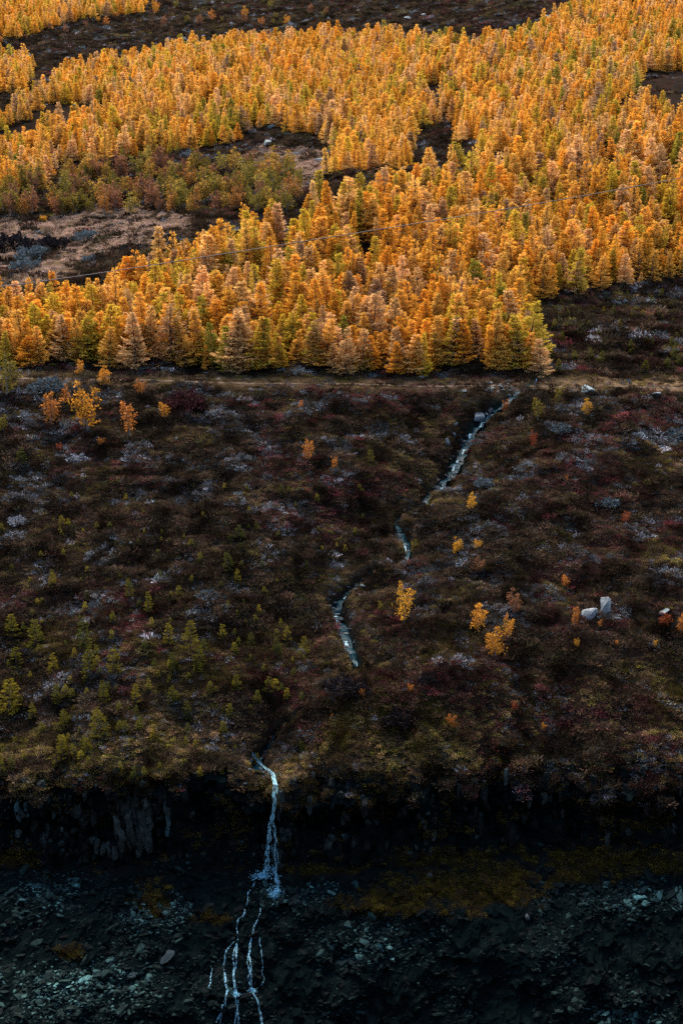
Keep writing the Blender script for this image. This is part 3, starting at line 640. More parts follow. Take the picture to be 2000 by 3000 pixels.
# ------------------------------------------------------------------ cliff: basalt columns and blocks
def column_mesh(seed, n=6):
    r = np.random.default_rng(seed); a = np.sort((np.arange(n) + r.normal(0, 0.18, n)) * 2 * math.pi / n); rr = 0.5 * (0.8 + 0.35 * r.random(n)); lv = [-0.5, -0.12, 0.2, 0.5]; V = []
    for k, z in enumerate(lv):
        s = 1 - 0.22 * r.random() - (0.18 if k in (0, 3) else 0); ox, oy = r.normal(0, 0.07, 2)
        for i in range(n): V.append((math.cos(a[i]) * rr[i] * s + ox, math.sin(a[i]) * rr[i] * s + oy, z + r.normal(0, 0.10 if k in (0, 3) else 0.05)))
    F4 = [(k * n + i, k * n + (i + 1) % n, (k + 1) * n + (i + 1) % n, (k + 1) * n + i) for k in range(3) for i in range(n)]
    return mesh_np('rock_column', np.array(V), [np.array(F4), np.array([[3 * n + i for i in range(n)]]), np.array([[n - 1 - i for i in range(n)]])], [M['basalt']])
COLM = [column_mesh(300 + k, 5 + k % 3) for k in range(10)]
cliff_e = tag(bpy.data.objects.new('cliff', None), 'black basalt cliff band under the mossy rim', kind='structure'); col.objects.link(cliff_e)
r = np.random.default_rng(77)
def put_column(a, b, w, h, tint, out=0.15, D=None):
    p = at(a, b) if D is None else at_depth(a, b, D)
    if p is None: return
    d = ray_dir(a, b).normalized(); p = p - Vector((d.x, d.y, 0)).normalized() * out
    link('rock_column', COLM[r.integers(10)], cliff_e, p, (r.normal(0, 0.06), r.normal(0, 0.06), r.random() * 6.28), (w, w * 0.9, h), tint)
DO = float(np.median([at(a, b).y for a in (350, 400, 440) for b in (2350, 2430)])) - 0.5
for a in range(345, 450, 15):                                   # the pale outcrop left of the fall
    for b in (2345, 2400, 2455):
        put_column(a + r.normal(0, 3), b + r.normal(0, 8), 0.72 + 0.25 * r.random(), 1.9 + 0.5 * r.random(), np.array((1.25, 1.2, 1.1)) * (0.35 + 0.85 * r.random()), r.uniform(-0.35, 0.35), DO)
for a in range(285, 440, 17):
    put_column(a, 2485 + r.normal(0, 10), 0.7, 1.2 + 0.3 * r.random(), np.array((1.2, 1.2, 1.1)) * (0.35 + 0.85 * r.random()), r.uniform(-0.3, 0.3), DO + 0.2)
for a, b, w, h in ((52, 2370, 0.8, 1.7), (78, 2372, 0.6, 1.6), (155, 2365, 0.55, 1.9), (482, 2345, 0.5, 1.6), (492, 2395, 0.55, 1.7), (490, 2435, 0.55, 1.0)):
    put_column(a, b, w, h, (1.5, 2.2, 2.3), 0.12)
for k in range(190):
    a = r.uniform(-60, 2060); b = 2285 + 235 * r.random() ** 1.5 - 40 * max(0, (a - 1000) / 1000)
    if 500 < a < 800 and r.random() < 0.75: continue
    if 280 < a < 450: continue
    put_column(a, b, r.uniform(0.4, 1.1), r.uniform(0.6, 2.0), np.array((0.85, 0.88, 0.82)) * (0.2 + 1.9 * r.random() ** 3), r.uniform(-0.3, 0.15))

# ------------------------------------------------------------------ sampling the ground for what grows and lies on it
def cell_samples(density, cells_ok, seed):
    """random points on the ground sheet; density per square metre for each cell"""
    r = np.random.default_rng(seed); A = P[:-1, :-1]; B = P[1:, :-1]; C = P[1:, 1:]; D = P[:-1, 1:]
    ar = 0.5 * np.linalg.norm(np.cross(C - A, D - B), axis=2); nn = r.poisson(np.where(cells_ok, ar * density, 0)); k = np.repeat(np.arange(nn.size), nn.ravel()); i, j = np.unravel_index(k, nn.shape)
    u, v = r.random((2, len(k), 1)); p = A[i, j] * (1 - u) * (1 - v) + B[i, j] * u * (1 - v) + C[i, j] * u * v + D[i, j] * (1 - u) * v
    return p, i, j, r
cx = 0.25 * (PX[:-1, :-1] + PX[1:, :-1] + PX[1:, 1:] + PX[:-1, 1:]); cy = 0.25 * (PYI[:-1, :-1] + PYI[1:, :-1] + PYI[1:, 1:] + PYI[:-1, 1:])
cv = VV[:-1, :-1]; cX = XX[:-1, :-1]; cYw = Y0[:-1, :-1]; csd = stream_d[:-1, :-1]; cpath = pathm[:-1, :-1]; ccl = cliff[:-1, :-1]; clo = lower[:-1, :-1]; cdry = dryg[:-1, :-1]; cmoss = mossm[:-1, :-1]
inview = (cx > -350) & (cx < 2350) & (cy > -150) & (cy < 3250) & (cv > 6.8)
heath = inview & (cv > 12.3 + 1.0 * fbm(cX * 0.45 + 3, 0 * cv + 2, 3) - 0.75 * smooth(-2, 14, cX) * (0.4 + 0.6 * smooth(-0.3, 0.3, fbm(cX * 0.3, cv * 1.5, 2)))) & (cv < 27.5) & (csd > 0.55) & (patches([(770, 2243, 45, 32)], cx, cy) < 0.4)
heath_d = np.where(cv < 18, 11.0, np.where(cv < 20.5, 8.0, np.where(cv < 24, 3.0, 1.6))) * (1 - 0.6 * cpath)
heath_d = np.where((cv > 19.4) & inside(LOWER, cx, cy), heath_d * 0.12, heath_d); heath_d = np.where((cv > 23) & inside(UPPER, cx, cy), heath_d * 0.15, heath_d)
CL_H = [mesh_np('heather_clump', *(lambda c: (c[0], c[1]))(clump(400 + k, 64, 0.42, 0.5, 0.13, 0.26)), [M['heath']], False, clump(400 + k, 64, 0.42, 0.5, 0.13, 0.26)[2]) for k in range(5)]
CL_G = [mesh_np('grass_clump', *(lambda c: (c[0], c[1]))(clump(420 + k, 90, 0.26, 0.5, 0.06, 0.27, 0.5)), [M['heath']], False, clump(420 + k, 90, 0.26, 0.5, 0.06, 0.27, 0.5)[2]) for k in range(4)]
CL_W = [mesh_np('willow_clump', *(lambda c: (c[0], c[1]))(clump(440 + k, 64, 0.55, 0.5, 0.24, 0.17)), [M['heath']], False, clump(440 + k, 64, 0.55, 0.5, 0.24, 0.17)[2]) for k in range(4)]
p, i, j, r = cell_samples(heath_d, heath, 21)
X, Y = p[:, 0], p[:, 1]; v_ = cv[i, j]; ppx, ppy, _ = project(p)
n_red = fbm(X * 0.13 + 11, Y * 0.22 + 3, 4, 0.6) * 1.2 + 0.12 * np.clip((ppx - 1000) / 1000, -1, 1); n_gry = fbm(X * 0.24 + 71, Y * 0.42 + 13, 4, 0.6) * 1.15 + 0.10 * (ppx < 800) * (ppy < 1500) * (v_ < 19); n_grs = fbm(X * 0.17 + 37, Y * 0.36 + 53, 4, 0.6) * 1.1; n_val = fbm(X * 0.45 + 91, Y * 0.8 + 5, 3)
near_lip = np.exp(-((v_ - 13.6) / 0.9) ** 2); rim_g = 0.45 * np.exp(-((csd[i, j] - 0.9) / 0.35) ** 2)
u = r.random(len(p)); kind = np.zeros(len(p), int)                        # 0 heather 1 bilberry 2 grey willow 3 grass
kind[u < np.clip(0.10 + n_red * 1.9, 0.02, 0.85)] = 1
u = r.random(len(p)); kind[u < np.clip(0.09 + n_grs * 1.6 + near_lip * 0.5 + rim_g * 0.5 + cdry[i, j] * 0.9, 0.02, 0.95)] = 3
u = r.random(len(p)); kind[u < np.clip((n_gry - 0.12) * 2.2, 0.03, 0.6) * (1 - 0.6 * near_lip) * (1 - 0.8 * cdry[i, j])] = 2
dist_s = np.where(v_ > 20, 1.7, np.where(v_ > 18, 1.15, 1.0))
HV = 0.74
def veg(k, name, meshes, pal, smin, smax, zs, label, cat):
    s = kind == k; n_ = s.sum(); pal = np.array(pal); t = HV * pal[r.integers(0, len(pal), n_)] * np.clip(r.normal(1, 0.3, (n_, 1)), 0.35, 2.0) * (np.clip(1 + 1.8 * n_val[s], 0.3, 2.6) * (1 + (0.8 * near_lip[s] if k == 3 else 0)))[:, None]
    if k == 3: f_ = np.clip(cdry[i, j][s] * 1.4, 0, 1)[:, None] * (v_[s] > 20)[:, None]; t = t * (1 - f_) + f_ * np.array([[0.46, 0.31, 0.22]]) * r.uniform(0.7, 1.2, (n_, 1))
    sc_ = r.uniform(smin, smax, n_) * dist_s[s] * (1 + (0 if k == 3 else 0.9) * (r.random(n_) < 0.10)); S = np.stack([sc_, sc_, sc_ * zs * r.uniform(0.7, 1.3, n_)], 1)
    scatter(name, p[s] - np.array([0, 0, 0.04]), r.random(n_) * 6.28, r.normal(0, 0.15, (n_, 2)), S, t, r.integers(0, len(meshes), n_), meshes, label, cat); return n_
nv = [veg(0, 'heather', CL_H, [(0.070, 0.040, 0.025), (0.054, 0.034, 0.021), (0.090, 0.052, 0.030), (0.062, 0.046, 0.029), (0.050, 0.040, 0.018)], 0.45, 0.95, 0.9, 'dark brown heather and dwarf birch covering the slope', 'heather'),
      veg(1, 'bilberry', CL_H, [(0.095, 0.036, 0.028), (0.08, 0.034, 0.027), (0.11, 0.05, 0.034), (0.13, 0.032, 0.032), (0.08, 0.045, 0.03)], 0.4, 0.8, 0.8, 'wine red bilberry patches spread through the heath', 'bilberry'),
      veg(2, 'grey_willow_scrub', CL_W, [(0.18, 0.185, 0.19), (0.12, 0.135, 0.14), (0.32, 0.30, 0.31), (0.10, 0.115, 0.115), (0.15, 0.15, 0.145)], 0.35, 0.75, 1.0, 'silvery grey dwarf willow dotted over the heath', 'willow scrub'),
      veg(3, 'grass', CL_G, [(0.17, 0.105, 0.045), (0.13, 0.095, 0.025), (0.21, 0.14, 0.06), (0.16, 0.13, 0.022), (0.12, 0.07, 0.03)], 0.4, 0.85, 0.8, 'tan and olive grass tussocks on the slope and rim', 'grass')]
print('heath clumps', nv)
# moss and grass below the cliff, on the right
p, i, j, r = cell_samples(9.0, inview & (cv > 7.2) & (cv < 12.9) & ((cmoss > 0.35) | ((ccl > 0.5) & (fbm(cX * 0.5, cv * 2.5, 3) > 0.25))), 31)
n_ = len(p); pal = np.array([(0.11, 0.070, 0.014), (0.075, 0.042, 0.018), (0.13, 0.09, 0.014), (0.05, 0.034, 0.022)])
sc_ = r.uniform(0.3, 0.7, n_)
scatter('moss', p, r.random(n_) * 6.28, r.normal(0, 0.3, (n_, 2)), np.stack([sc_] * 3, 1), pal[r.integers(0, 4, n_)] * r.uniform(0.5, 1.3, (n_, 1)), r.integers(0, 4, n_), CL_G, 'ochre moss and grass on the ledges below the cliff', 'moss')
# scree
RK = [mesh_np('scree_stone', *rock_shape(500 + k, 1, (1, 0.8, 0.55 + 0.1 * (k % 3)), 6), [M['basalt']]) for k in range(7)]
sn = fbm(cX * 0.2 + 5, cv * 1.6 + 9, 4); pal_c = patches(PALE, cx, cy)
p, i, j, r = cell_samples(np.clip(5 + 18 * sn + 22 * pal_c, 1.0, 28), inview & (cv > 6.9) & (cv < 10.6) & (cmoss < 0.6), 41)
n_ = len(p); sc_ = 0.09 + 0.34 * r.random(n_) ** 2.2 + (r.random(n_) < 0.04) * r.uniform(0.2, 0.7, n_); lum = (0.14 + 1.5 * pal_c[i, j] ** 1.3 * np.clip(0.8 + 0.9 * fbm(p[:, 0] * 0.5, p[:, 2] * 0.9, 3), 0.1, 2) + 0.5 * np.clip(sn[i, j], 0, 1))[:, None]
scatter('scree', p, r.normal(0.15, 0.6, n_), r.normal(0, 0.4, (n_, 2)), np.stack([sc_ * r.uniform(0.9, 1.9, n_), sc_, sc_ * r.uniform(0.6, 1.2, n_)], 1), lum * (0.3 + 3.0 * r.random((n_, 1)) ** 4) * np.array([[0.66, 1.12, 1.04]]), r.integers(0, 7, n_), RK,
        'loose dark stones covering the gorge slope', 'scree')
print('scree', n_)

# broken rock bedded in the cliff face
p, i, j, r = cell_samples(np.clip(0.5 + 5 * fbm(cX * 0.3, cv * 3, 3), 0.0, 3), inview & (cv > 10.2) & (cv < 12.7), 43)
n_ = len(p); sc_ = 0.22 + 0.75 * r.random(n_) ** 2
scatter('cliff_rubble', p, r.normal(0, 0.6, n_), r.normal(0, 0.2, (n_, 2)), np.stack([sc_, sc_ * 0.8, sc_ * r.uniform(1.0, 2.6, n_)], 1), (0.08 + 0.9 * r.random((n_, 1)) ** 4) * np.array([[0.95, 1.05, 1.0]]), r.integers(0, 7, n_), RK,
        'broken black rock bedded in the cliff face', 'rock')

# ------------------------------------------------------------------ boulders
BM = [mesh_np('boulder', *rock_shape(600 + k, 3, [(1, 0.8, 0.75), (0.75, 0.7, 1.15), (1.25, 0.8, 0.42), (1, 0.9, 0.62)][k % 4], 9), [M['stone']], False) for k in range(12)]
def boulder(a, b, w, label, shape_=0, tint=(1, 1, 1), name='boulder', cat='boulder', lift=0.06, group=None):
    p = at(a * K, b * K)
    if p is None: return
    s = 0.8 * w * K * (p - EYE).length / FPX; tint = np.array(tint) * 0.8
    o = link(name, BM[shape_ % 12], None, p + Vector((0, 0, s * lift)), (random.gauss(0, .12), random.gauss(0, .12), random.uniform(0, 6.28)), s, tint); tag(o, label, cat, group)
BL = [(1354, 1414, 58, 'rounded pale grey boulder beside an orange birch bush', 0, (1.15, 1.18, 1.18)), (1392, 1396, 62, 'tall lichen-spotted boulder behind the rounded pale one', 1, (0.95, 1.0, 1.0)), (1417, 1423, 22, 'low dark stone lying by the pair of pale boulders', 3, (0.5, 0.55, 0.55)),
  (1522, 1410, 36, 'angular grey boulder alone on the heath near the frame edge', 4, (0.9, 1, 1)), (1335, 1430, 13, 'small grey stone at the foot of the rounded boulder', 7, (0.8, 0.85, 0.85)), (1220, 1420, 10, 'tiny bluish stone between birch bushes and the two boulders', 7, (0.7, 0.9, 0.95)),
  (1348, 897, 46, 'flat bluish rock slab just below the path', 2, (0.8, 0.95, 1.0)), (1508, 905, 26, 'small flat rock below the path at the frame edge', 6, (0.85, 0.95, 1.0)), (1064, 898, 22, 'grey stone below the path, upstream of the stone cluster', 2, (0.8, 0.85, 0.9)),
  (1098, 962, 40, 'smooth grey boulder sitting in the stream', 0, (0.85, 0.88, 0.9)), (1027, 1018, 22, 'upright grey slab standing on the stream bank', 5, (0.6, 0.66, 0.7)), (1045, 975, 17, 'dark stone above the upright slab by the stream', 8, (0.5, 0.52, 0.55)), (1042, 1000, 17, 'small block beside the upright slab by the stream', 1, (0.55, 0.58, 0.62)),
  (301, 1248, 19, 'small white boulder shining in the dark heath', 4, (1.3, 1.35, 1.35)), (306, 1378, 10, 'tiny white stone under a young spruce', 5, (1.2, 1.25, 1.25)), (590, 1168, 9, 'tiny bluish white stone high on the heath', 5, (1.1, 1.2, 1.25)), (123, 1266, 12, 'small teal grey stone by a rusty shrub', 3, (0.6, 0.75, 0.78)),
  (621, 292, 22, 'pale boulder in the gap under the upper larches', 8, (1.0, 1.1, 1.12)), (616, 330, 30, 'broad dark-streaked boulder above the bare scree patch', 3, (0.7, 0.85, 0.85)), (737, 368, 26, 'low grey rock at the edge of the bare scree patch', 2, (0.7, 0.75, 0.75)), (64, 130, 16, 'grey stone by the small larch stand at the frame edge', 4, (0.8, 0.8, 0.8)),
  (1338, 24, 44, 'bluish rock outcrop below the topmost larches', 3, (0.75, 0.85, 0.88)), (937, 41, 26, 'pale rock on the dark band above the forest', 2, (0.8, 0.88, 0.9)), (975, 37, 26, 'second pale rock on the dark band above the forest', 6, (0.8, 0.85, 0.85)), (1258, 38, 22, 'low pale rock on the dark band near the topmost larches', 6, (0.8, 0.85, 0.85)),
  (600, 1768, 16, 'wet stone on the near lip of the waterfall', 3, (0.45, 0.6, 0.65)), (577, 1748, 18, 'pale wet stone where the stream reaches the rim', 0, (0.7, 0.85, 0.9)), (575, 1770, 15, 'lower wet stone beside the head of the waterfall', 7, (0.55, 0.7, 0.75)), (562, 1800, 13, 'flat wet stone below the head of the waterfall', 2, (0.55, 0.65, 0.7)),
  (938, 1268, 15, 'dark wet stone in the middle pool of the stream', 3, (0.4, 0.55, 0.6)), (1210, 2108, 20, 'small grey boulder on the mossy ledge under the cliff', 1, (0.5, 0.52, 0.5)), (985, 2012, 16, 'pale stone on the ledge right below the cliff', 0, (0.5, 0.55, 0.55)),
  (385, 2195, 42, 'dark teal slab low on the gorge slope beside the water strands', 2, (0.16, 0.24, 0.24)), (305, 2240, 30, 'angular dark rock low on the gorge slope', 4, (0.15, 0.22, 0.22)), (840, 2090, 26, 'dark flat rock on the ledge to the side of the splash', 3, (0.14, 0.2, 0.2)), (775, 1412, 14, 'pale stone in the lower stream pools', 3, (1.0, 1.05, 1.05)), (782, 1398, 10, 'small stone in the lower stream pools', 0, (0.7, 0.75, 0.75))]
for a, b, w, lab, sh, ti in BL: boulder(a, b, w, lab, sh, ti)
heap = sorted((random.uniform(1092, 1172), random.gauss(889, 5)) for k in range(24))                # the heap where the stream crosses the path
for k, (a, b) in enumerate(heap):
    boulder(a, b, random.uniform(7, 14), f'{ORD[k]} small grey stone from the left in the heap where the stream crosses the path', random.randrange(12), (0.75, 0.78, 0.8), 'stone', 'stone', 0.05, 'stones heaped at the stream crossing')
for lo_, hi_, n_, off_, ti, lab, grp in ((0.03, 0.42, 46, (0.1, 1.0), (0.27, 0.31, 0.33), 'dark stone down the upper stream counted from the path', 'stones along the upper stream'),
                                   (0.62, 0.77, 34, (0.0, 0.8), (0.26, 0.33, 0.35), 'wet stone down the lower pools of the stream', 'stones along the lower stream')):
    for k, t_ in enumerate(sorted(random.uniform(lo_, hi_) for _ in range(n_))):
        m = SC[int(t_ * len(SC))]; e = project(np.array([m[0] + random.choice((-1, 1)) * random.uniform(*off_), m[1], m[2] - 0.9]))
        boulder(e[0] / K, e[1] / K, random.uniform(8, 19), f'{ORD[k]} {lab}', random.randrange(12), np.array(ti) * random.uniform(0.6, 1.5), 'stone', 'stone', 0.05, grp)

# ------------------------------------------------------------------ young conifers on the heath
YC = [conifer(700 + k, R=0.27 + 0.04 * (k % 3), nb=44, per=13, blade=0.10, bw=0.15, e_low=-0.05, e_top=0.6, t0=0.04, power=1.0, flop=0.18, tiers=8) for k in range(6)]
YM = [(mesh_np('sapling_trunk', a, b, [M['bark']], True), mesh_np('sapling_crown', c, d, [M['needle']], False, e)) for a, b, c, d, e in YC]
def sapling(a, b, h, tint, label, group=None, name='young_conifer'):
    p = at(a * K, b * K)
    if p is None: return
    H_ = h * K * (p - EYE).length / FPX / 0.95; s = random.randrange(6); w = random.uniform(0.85, 1.25)
    e = bpy.data.objects.new(name, None); col.objects.link(e); e.location = p - Vector((0, 0, 0.05)); e.rotation_euler = (random.gauss(0, .04), random.gauss(0, .04), random.uniform(0, 6.28)); e.scale = (H_ * w, H_ * w, H_)
    link('trunk', YM[s][0], e); link('crown', YM[s][1], e, tint=tint); tag(e, label, 'sapling', group)
SAP = [(30, 1460, 48), (85, 1490, 70), (195, 1485, 70), (205, 1545, 60), (263, 1545, 60), (438, 1492, 66), (388, 1478, 46), (298, 1370, 40), (342, 1405, 45), (22, 1635, 72), (130, 1615, 48), (240, 1615, 52), (312, 1615, 44), (394, 1610, 36), (432, 1650, 44), (228, 1690, 62), (145, 1745, 56), (200, 1730, 40), (290, 1685, 34),
       (524, 1310, 42), (545, 1342, 36), (575, 1485, 34), (635, 1500, 40), (697, 1505, 44), (618, 1590, 38), (590, 1618, 34), (545, 1585, 36), (460, 1530, 50), (400, 1540, 42), (478, 1075, 0), (120, 1350, 34), (50, 1070, 40), (144, 1210, 26), (148, 1668, 40), (75, 1650, 36), (38, 1535, 48), (125, 1545, 46), (558, 1240, 22), (546, 1235, 32), (590, 1220, 24), (850, 1060, 28), (645, 1140, 28), (660, 1470, 34), (510, 1470, 40)]
SAP = [s for s in SAP if s[2] > 0]
rank = sorted(range(len(SAP)), key=lambda k: -SAP[k][2]); SCOL = [(0.10, 0.088, 0.012), (0.13, 0.107, 0.014), (0.065, 0.066, 0.013), (0.17, 0.13, 0.015)]
for n_, k in enumerate(rank):
    a, b, h = SAP[k]; sapling(a, b, h, random.choice(SCOL), f"{ORD[n_]} tallest young conifer on the heath beside the stream", 'young conifers on the heath')
seeds = []
for k in range(235):
    a = random.uniform(0, 840); b = random.uniform(1120, 1790); h = random.uniform(13, 27) * (0.7 + 0.5 * (b - 1130) / 650)
    if a > 700 and b > 1300: continue
    seeds.append((a, b, h))
BANDS = [(0, 1320, 'upper heath'), (1320, 1440, 'middle heath'), (1440, 1560, 'heath by the tall saplings'), (1560, 9999, 'heath just above the rim')]
for lo_, hi_, place in BANDS:
    for k, (a, b, h) in enumerate(sorted(q_ for q_ in seeds if lo_ <= q_[1] < hi_)):
        sapling(a, b, h, np.array(random.choice(SCOL)) * 1.4, f'tiny conifer seedling, {ORD[k]} from the left on the {place}', 'tiny conifer seedlings on the heath')
for k, (a, b) in enumerate(sorted((random.uniform(1262, 1590), random.uniform(675, 862)) for _ in range(56))):
    sapling(a, b, random.uniform(12, 26) * (0.7 + 0.4 * (b - 675) / 190), random.choice([(0.10, 0.095, 0.012), (0.18, 0.135, 0.014), (0.07, 0.07, 0.012)]), f'{ORD[k]} small green conifer from the larches on the dark heath behind the path', 'small conifers behind the path')

# ------------------------------------------------------------------ birch bushes
BB = [bush(800 + k, 520 + 60 * (k % 3), 0.068, 0.32, 6, 1.15, 3 + k % 3) for k in range(8)]
BMs = [(mesh_np('birch_stem', a, b, [M['birch_bark']], True), mesh_np('birch_crown', c, d, [M['leaf']], False, e)) for a, b, c, d, e in BB]
GO, YE, OR, RE, OL, BR = (0.46, 0.20, 0.025), (0.47, 0.235, 0.025), (0.38, 0.14, 0.03), (0.25, 0.06, 0.022), (0.14, 0.105, 0.018), (0.20, 0.085, 0.04)
def birch(a, b, h, wd, tint, label, group=None):
    p = at(a * K, b * K)
    if p is None: return
    H_ = h * K * (p - EYE).length / FPX / 0.93; s = random.randrange(8)
    e = bpy.data.objects.new('birch_bush', None); col.objects.link(e); e.location = p - Vector((0, 0, 0.05)); e.rotation_euler = (0, 0, random.uniform(0, 6.28)); e.scale = (H_ * wd, H_ * wd, H_)
    link('stem', BMs[s][0], e); link('crown', BMs[s][1], e, tint=np.array(tint) * random.uniform(0.85, 1.15)); tag(e, label, 'birch bush', group)
BI = [(118, 975, 78, .8, OR, 'tall rusty orange birch near the frame edge below the path'), (157, 925, 42, .8, OR, 'small orange birch between the path and the tall rusty one'), (203, 990, 105, .9, GO, 'tallest golden birch on the heath below the larches'), (240, 886, 42, 1.2, GO, 'golden birch bush close below the path'), (298, 1003, 80, .8, OR, 'orange brown birch beside the tallest golden one'),
 (325, 908, 36, 1.1, OR, 'round orange birch next to the dark wine-red shrub'), (379, 962, 38, 1.2, GO, 'compact golden birch below the dark wine-red shrub'), (183, 864, 36, .9, GO, 'golden bush at the path edge below the larches'), (16, 908, 90, .9, OL, 'olive yellow bush half cut by the frame edge'), (8, 990, 40, 1, OL, 'low olive bush at the frame edge under the taller olive one'),
 (708, 1058, 50, .8, OR, 'slender orange birch alone in the middle of the upper heath'), (768, 1078, 32, .8, OR, 'small orange birch beside the slender one'), (690, 937, 18, 1, OR, 'tiny orange bush just below the path'), (1345, 955, 38, 1.1, YE, 'bright yellow birch bush below the flat slab'), (1282, 922, 36, 1, OL, 'olive yellow bush between the stream and the flat slab'), (1160, 948, 30, 1, OR, 'rusty orange bush on the stream bank near the path'),
 (1225, 1032, 42, .6, RE, 'thin red bush on the upper heath beyond the stream'), (1235, 965, 50, 1, OL, 'dull olive bush on the bank above the thin red one'), (1301, 1108, 18, .8, OR, 'tiny orange sprig on the heath beyond the stream'), (1077, 1172, 42, .9, YE, 'yellow birch right beside the plunging stream'), (1435, 1202, 28, 1, RE, 'small red bush far over on the bare heath'),
 (1052, 1272, 38, 1.1, YE, 'yellow bush across from the middle pool'), (1096, 1262, 24, 1.2, YE, 'low yellow-green bush touching the yellow one by the middle pool'), (952, 1272, 32, 1, OL, 'olive bush hanging over the middle pool'), (1100, 1318, 40, 1, BR, 'brownish red bush below the yellow pair'), (1297, 1350, 32, 1, OR, 'round orange bush above the pale boulders'), (927, 1434, 98, .62, YE, 'tall narrow golden birch beside the lower pools'),
 (873, 1404, 28, .7, OL, 'small dull yellow bush between pools and tall golden birch'), (1095, 1452, 66, .9, GO, 'golden birch, upper one of the three standing together'), (1182, 1412, 58, .9, BR, 'thin rusty birch behind the three golden ones'), (1166, 1470, 60, .7, GO, 'slender golden birch in the trio beside the rusty one'), (1138, 1512, 66, 1.1, GO, 'broad golden birch, lowest of the trio'), (1318, 1442, 48, .7, OR, 'bright orange birch touching the rounded boulder'),
 (1378, 1442, 18, .9, OR, 'tiny orange bush in front of the boulder pair'), (1324, 1488, 22, .8, YE, 'tiny yellow sprig below the orange birch by the boulder'), (1416, 1486, 18, .8, OR, 'tiny orange sprig below the boulder pair'), (1503, 1490, 22, .8, YE, 'small yellow sprig near the frame edge below the lone boulder'), (1527, 1440, 34, 1.3, RE, 'sprawling red bush below the lone boulder'), (1562, 1455, 48, .8, OR, 'orange birch cut by the frame edge'),
 (1180, 1636, 30, .7, RE, 'thin red-orange sprig low on the heath'), (1247, 1678, 22, .9, GO, 'small golden sprig low on the heath'), (1036, 1672, 34, 1.2, OR, 'round pale orange bush on the grassy rise above the rim'), (943, 1592, 24, 1, OR, 'small orange tuft on the rise above the stream mouth'), (832, 1602, 22, 1, OR, 'dry orange sprig beside the dark hummock'), (763, 1648, 12, 1, OR, 'single tiny orange sprig on the grassy rise'),
 (98, 508, 14, 2.2, YE, 'bright yellow low bush at the edge of the grassy clearing'), (128, 488, 40, 1.1, OR, 'rusty orange bush above the grassy clearing'), (232, 1022, 18, 1.5, OR, 'low orange shrub under the tall golden birch'), (137, 1038, 20, 1, RE, 'small red bush under the tall rusty birch')]
for t in BI: birch(*t)
scrub = []                                                        # dull scrub between clearing and upper forest
for k in range(200):
    a = random.uniform(-30, 690); b = random.uniform(392, 492) + (10 if a < 300 else 0)
    if a < 150 and b < 430: continue
    scrub.append((a, b, random.choice([('olive', OL), ('olive', OL), ('brown', BR), ('rusty orange', (0.30, 0.13, 0.03)), ('yellow-olive', (0.24, 0.17, 0.03)), ('dull gold', (0.30, 0.17, 0.03))])))
for cname in ('olive', 'brown', 'rusty orange', 'yellow-olive', 'dull gold'):
    for k, (a, b, c_) in enumerate(sorted((q_ for q_ in scrub if q_[2][0] == cname), key=lambda q_: q_[0])):
        birch(a, b, random.uniform(30, 60), random.uniform(0.8, 1.2), c_[1], f'{ORD[k]} {cname} bush from the left in the scrub above the clearing', 'mixed scrub above the clearing')
for k, a in enumerate(sorted(random.uniform(-20, 760) for _ in range(40))):
    b = random.uniform(18, 60) + max(0, 300 - a) * 0.15
    birch(a, b, random.uniform(10, 22), 1.2, random.choice([OR, GO, BR, OL]), f'{ORD[k]} low bush from the left on the dark band above the upper forest', 'bushes on the dark band above the forest')

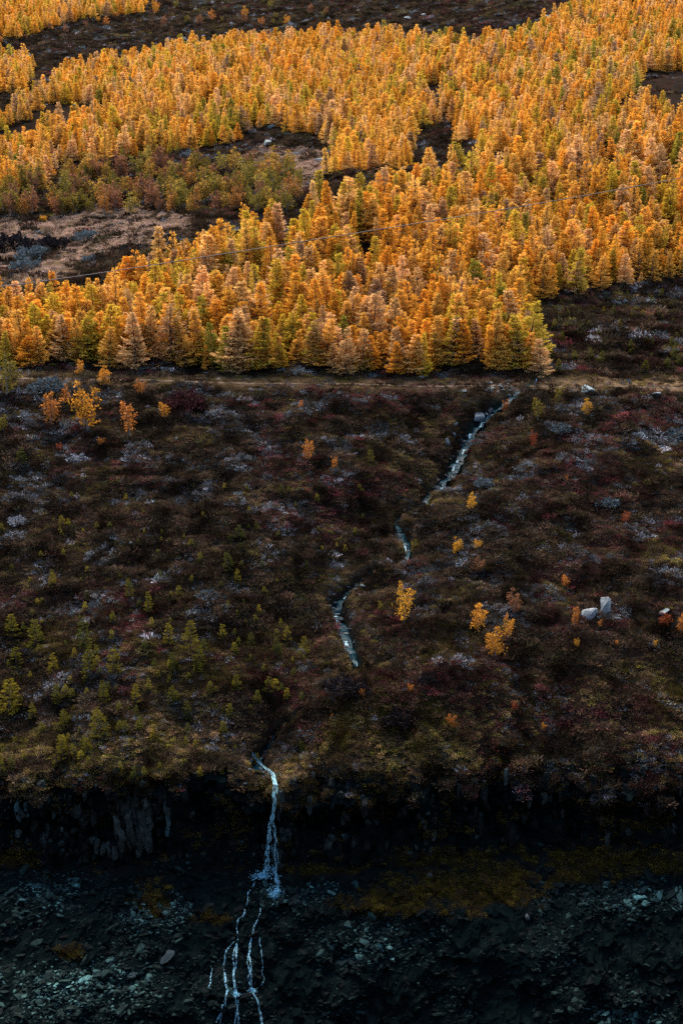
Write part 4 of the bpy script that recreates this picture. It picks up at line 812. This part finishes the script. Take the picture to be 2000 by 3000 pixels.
# ------------------------------------------------------------------ rounded willow shrubs
DM = [shrub_dome(900 + k) for k in range(5)]; DMs = [(mesh_np('shrub_stem', a, b, [M['bark']], True), mesh_np('shrub_crown', c, d, [M['heath']], False, e)) for a, b, c, d, e in DM]
GY, PG, DK, WR = (0.085, 0.105, 0.11), (0.24, 0.24, 0.25), (0.016, 0.013, 0.014), (0.045, 0.016, 0.017)
for a, b, w, t, lab in [(110, 888, 84, GY, 'grey-blue willow shrub just below the path near the frame edge'), (430, 925, 110, WR, 'dark wine-red rounded shrub below the path'), (80, 590, 100, GY, 'grey-blue willow shrub in the clearing behind the larches'), (60, 612, 70, GY, 'lower grey-blue willow shrub in the clearing near the frame edge'), (200, 545, 70, GY, 'pale grey shrub on the far side of the clearing'),
     (110, 572, 120, DK, 'broad blackish shrub at the edge of the clearing'), (30, 565, 110, DK, 'blackish shrub in the clearing at the frame edge'), (215, 598, 60, GY, 'grey shrub strip in the middle of the clearing'), (1112, 1112, 52, GY, 'grey willow shrub on the slope beside the stream'), (1290, 985, 64, GY, 'grey willow shrub below the bright yellow birch'), (1550, 1000, 66, GY, 'grey willow shrub at the frame edge on the upper heath'),
     (45, 1196, 58, PG, 'pale whitish willow shrub at the frame edge'), (182, 1055, 52, PG, 'whitest willow shrub under the tall golden birch'), (480, 1368, 52, GY, 'grey willow cushion among young conifers'), (800, 1580, 100, DK, 'dark hummock shrub above the grassy rise'), (920, 1650, 90, DK, 'dark rounded shrub on the grassy rise above the rim'), (1395, 1155, 60, GY, 'pale grey willow on the bare upper heath'), (910, 912, 18, PG, 'small whitish tuft just below the path'), (985, 1560, 60, DK, 'dark shrub between the tall golden birch and the rise')]:
    p = at(a * K, b * K); s = w * K * (p - EYE).length / FPX; k = random.randrange(5)
    e = bpy.data.objects.new('willow_shrub', None); col.objects.link(e); e.location = p - Vector((0, 0, 0.06 * s)); e.rotation_euler = (0, 0, random.uniform(0, 6.28)); e.scale = (s, s * 0.8, s * 0.75)
    link('stem', DMs[k][0], e); link('crown', DMs[k][1], e, tint=t); tag(e, lab, 'shrub')

# ------------------------------------------------------------------ power cable strung across the hillside
cp = [at_depth(a * K, b * K, D) for a, b, D in ((-700, 735, 150), (40, 658, 160), (480, 588, 166), (930, 517, 172), (1300, 458, 177), (1568, 408, 181), (2300, 262, 192))]
pl = resample(np.array([c[:] for c in cp]), 2.0)
for _ in range(60): pl[1:-1] = 0.25 * pl[:-2] + 0.5 * pl[1:-1] + 0.25 * pl[2:]
V, F = tube(pl, np.full(len(pl), 0.05), 5)
tag(link('power_cable', mesh_np('power_cable', V, F, [M['cable']], True)), 'thin dark power cable strung across in front of the larches', 'cable')
# a white stake beside the path
p = at(1316, 1072); V, F = tube(np.array([(0, 0, -0.1), (0.01, 0, 0.5), (0.02, 0, 0.95)]), [0.05, 0.05, 0.045], 6)
tag(link('marker_post', mesh_np('marker_post', V, [F, np.array([[17, 16, 15, 14, 13, 12]])], [M['birch_bark']]), None, at(1030 / 1568 * 1000 + 1000, 1075)), 'short pale wooden stake standing behind the path near the stream', 'post')
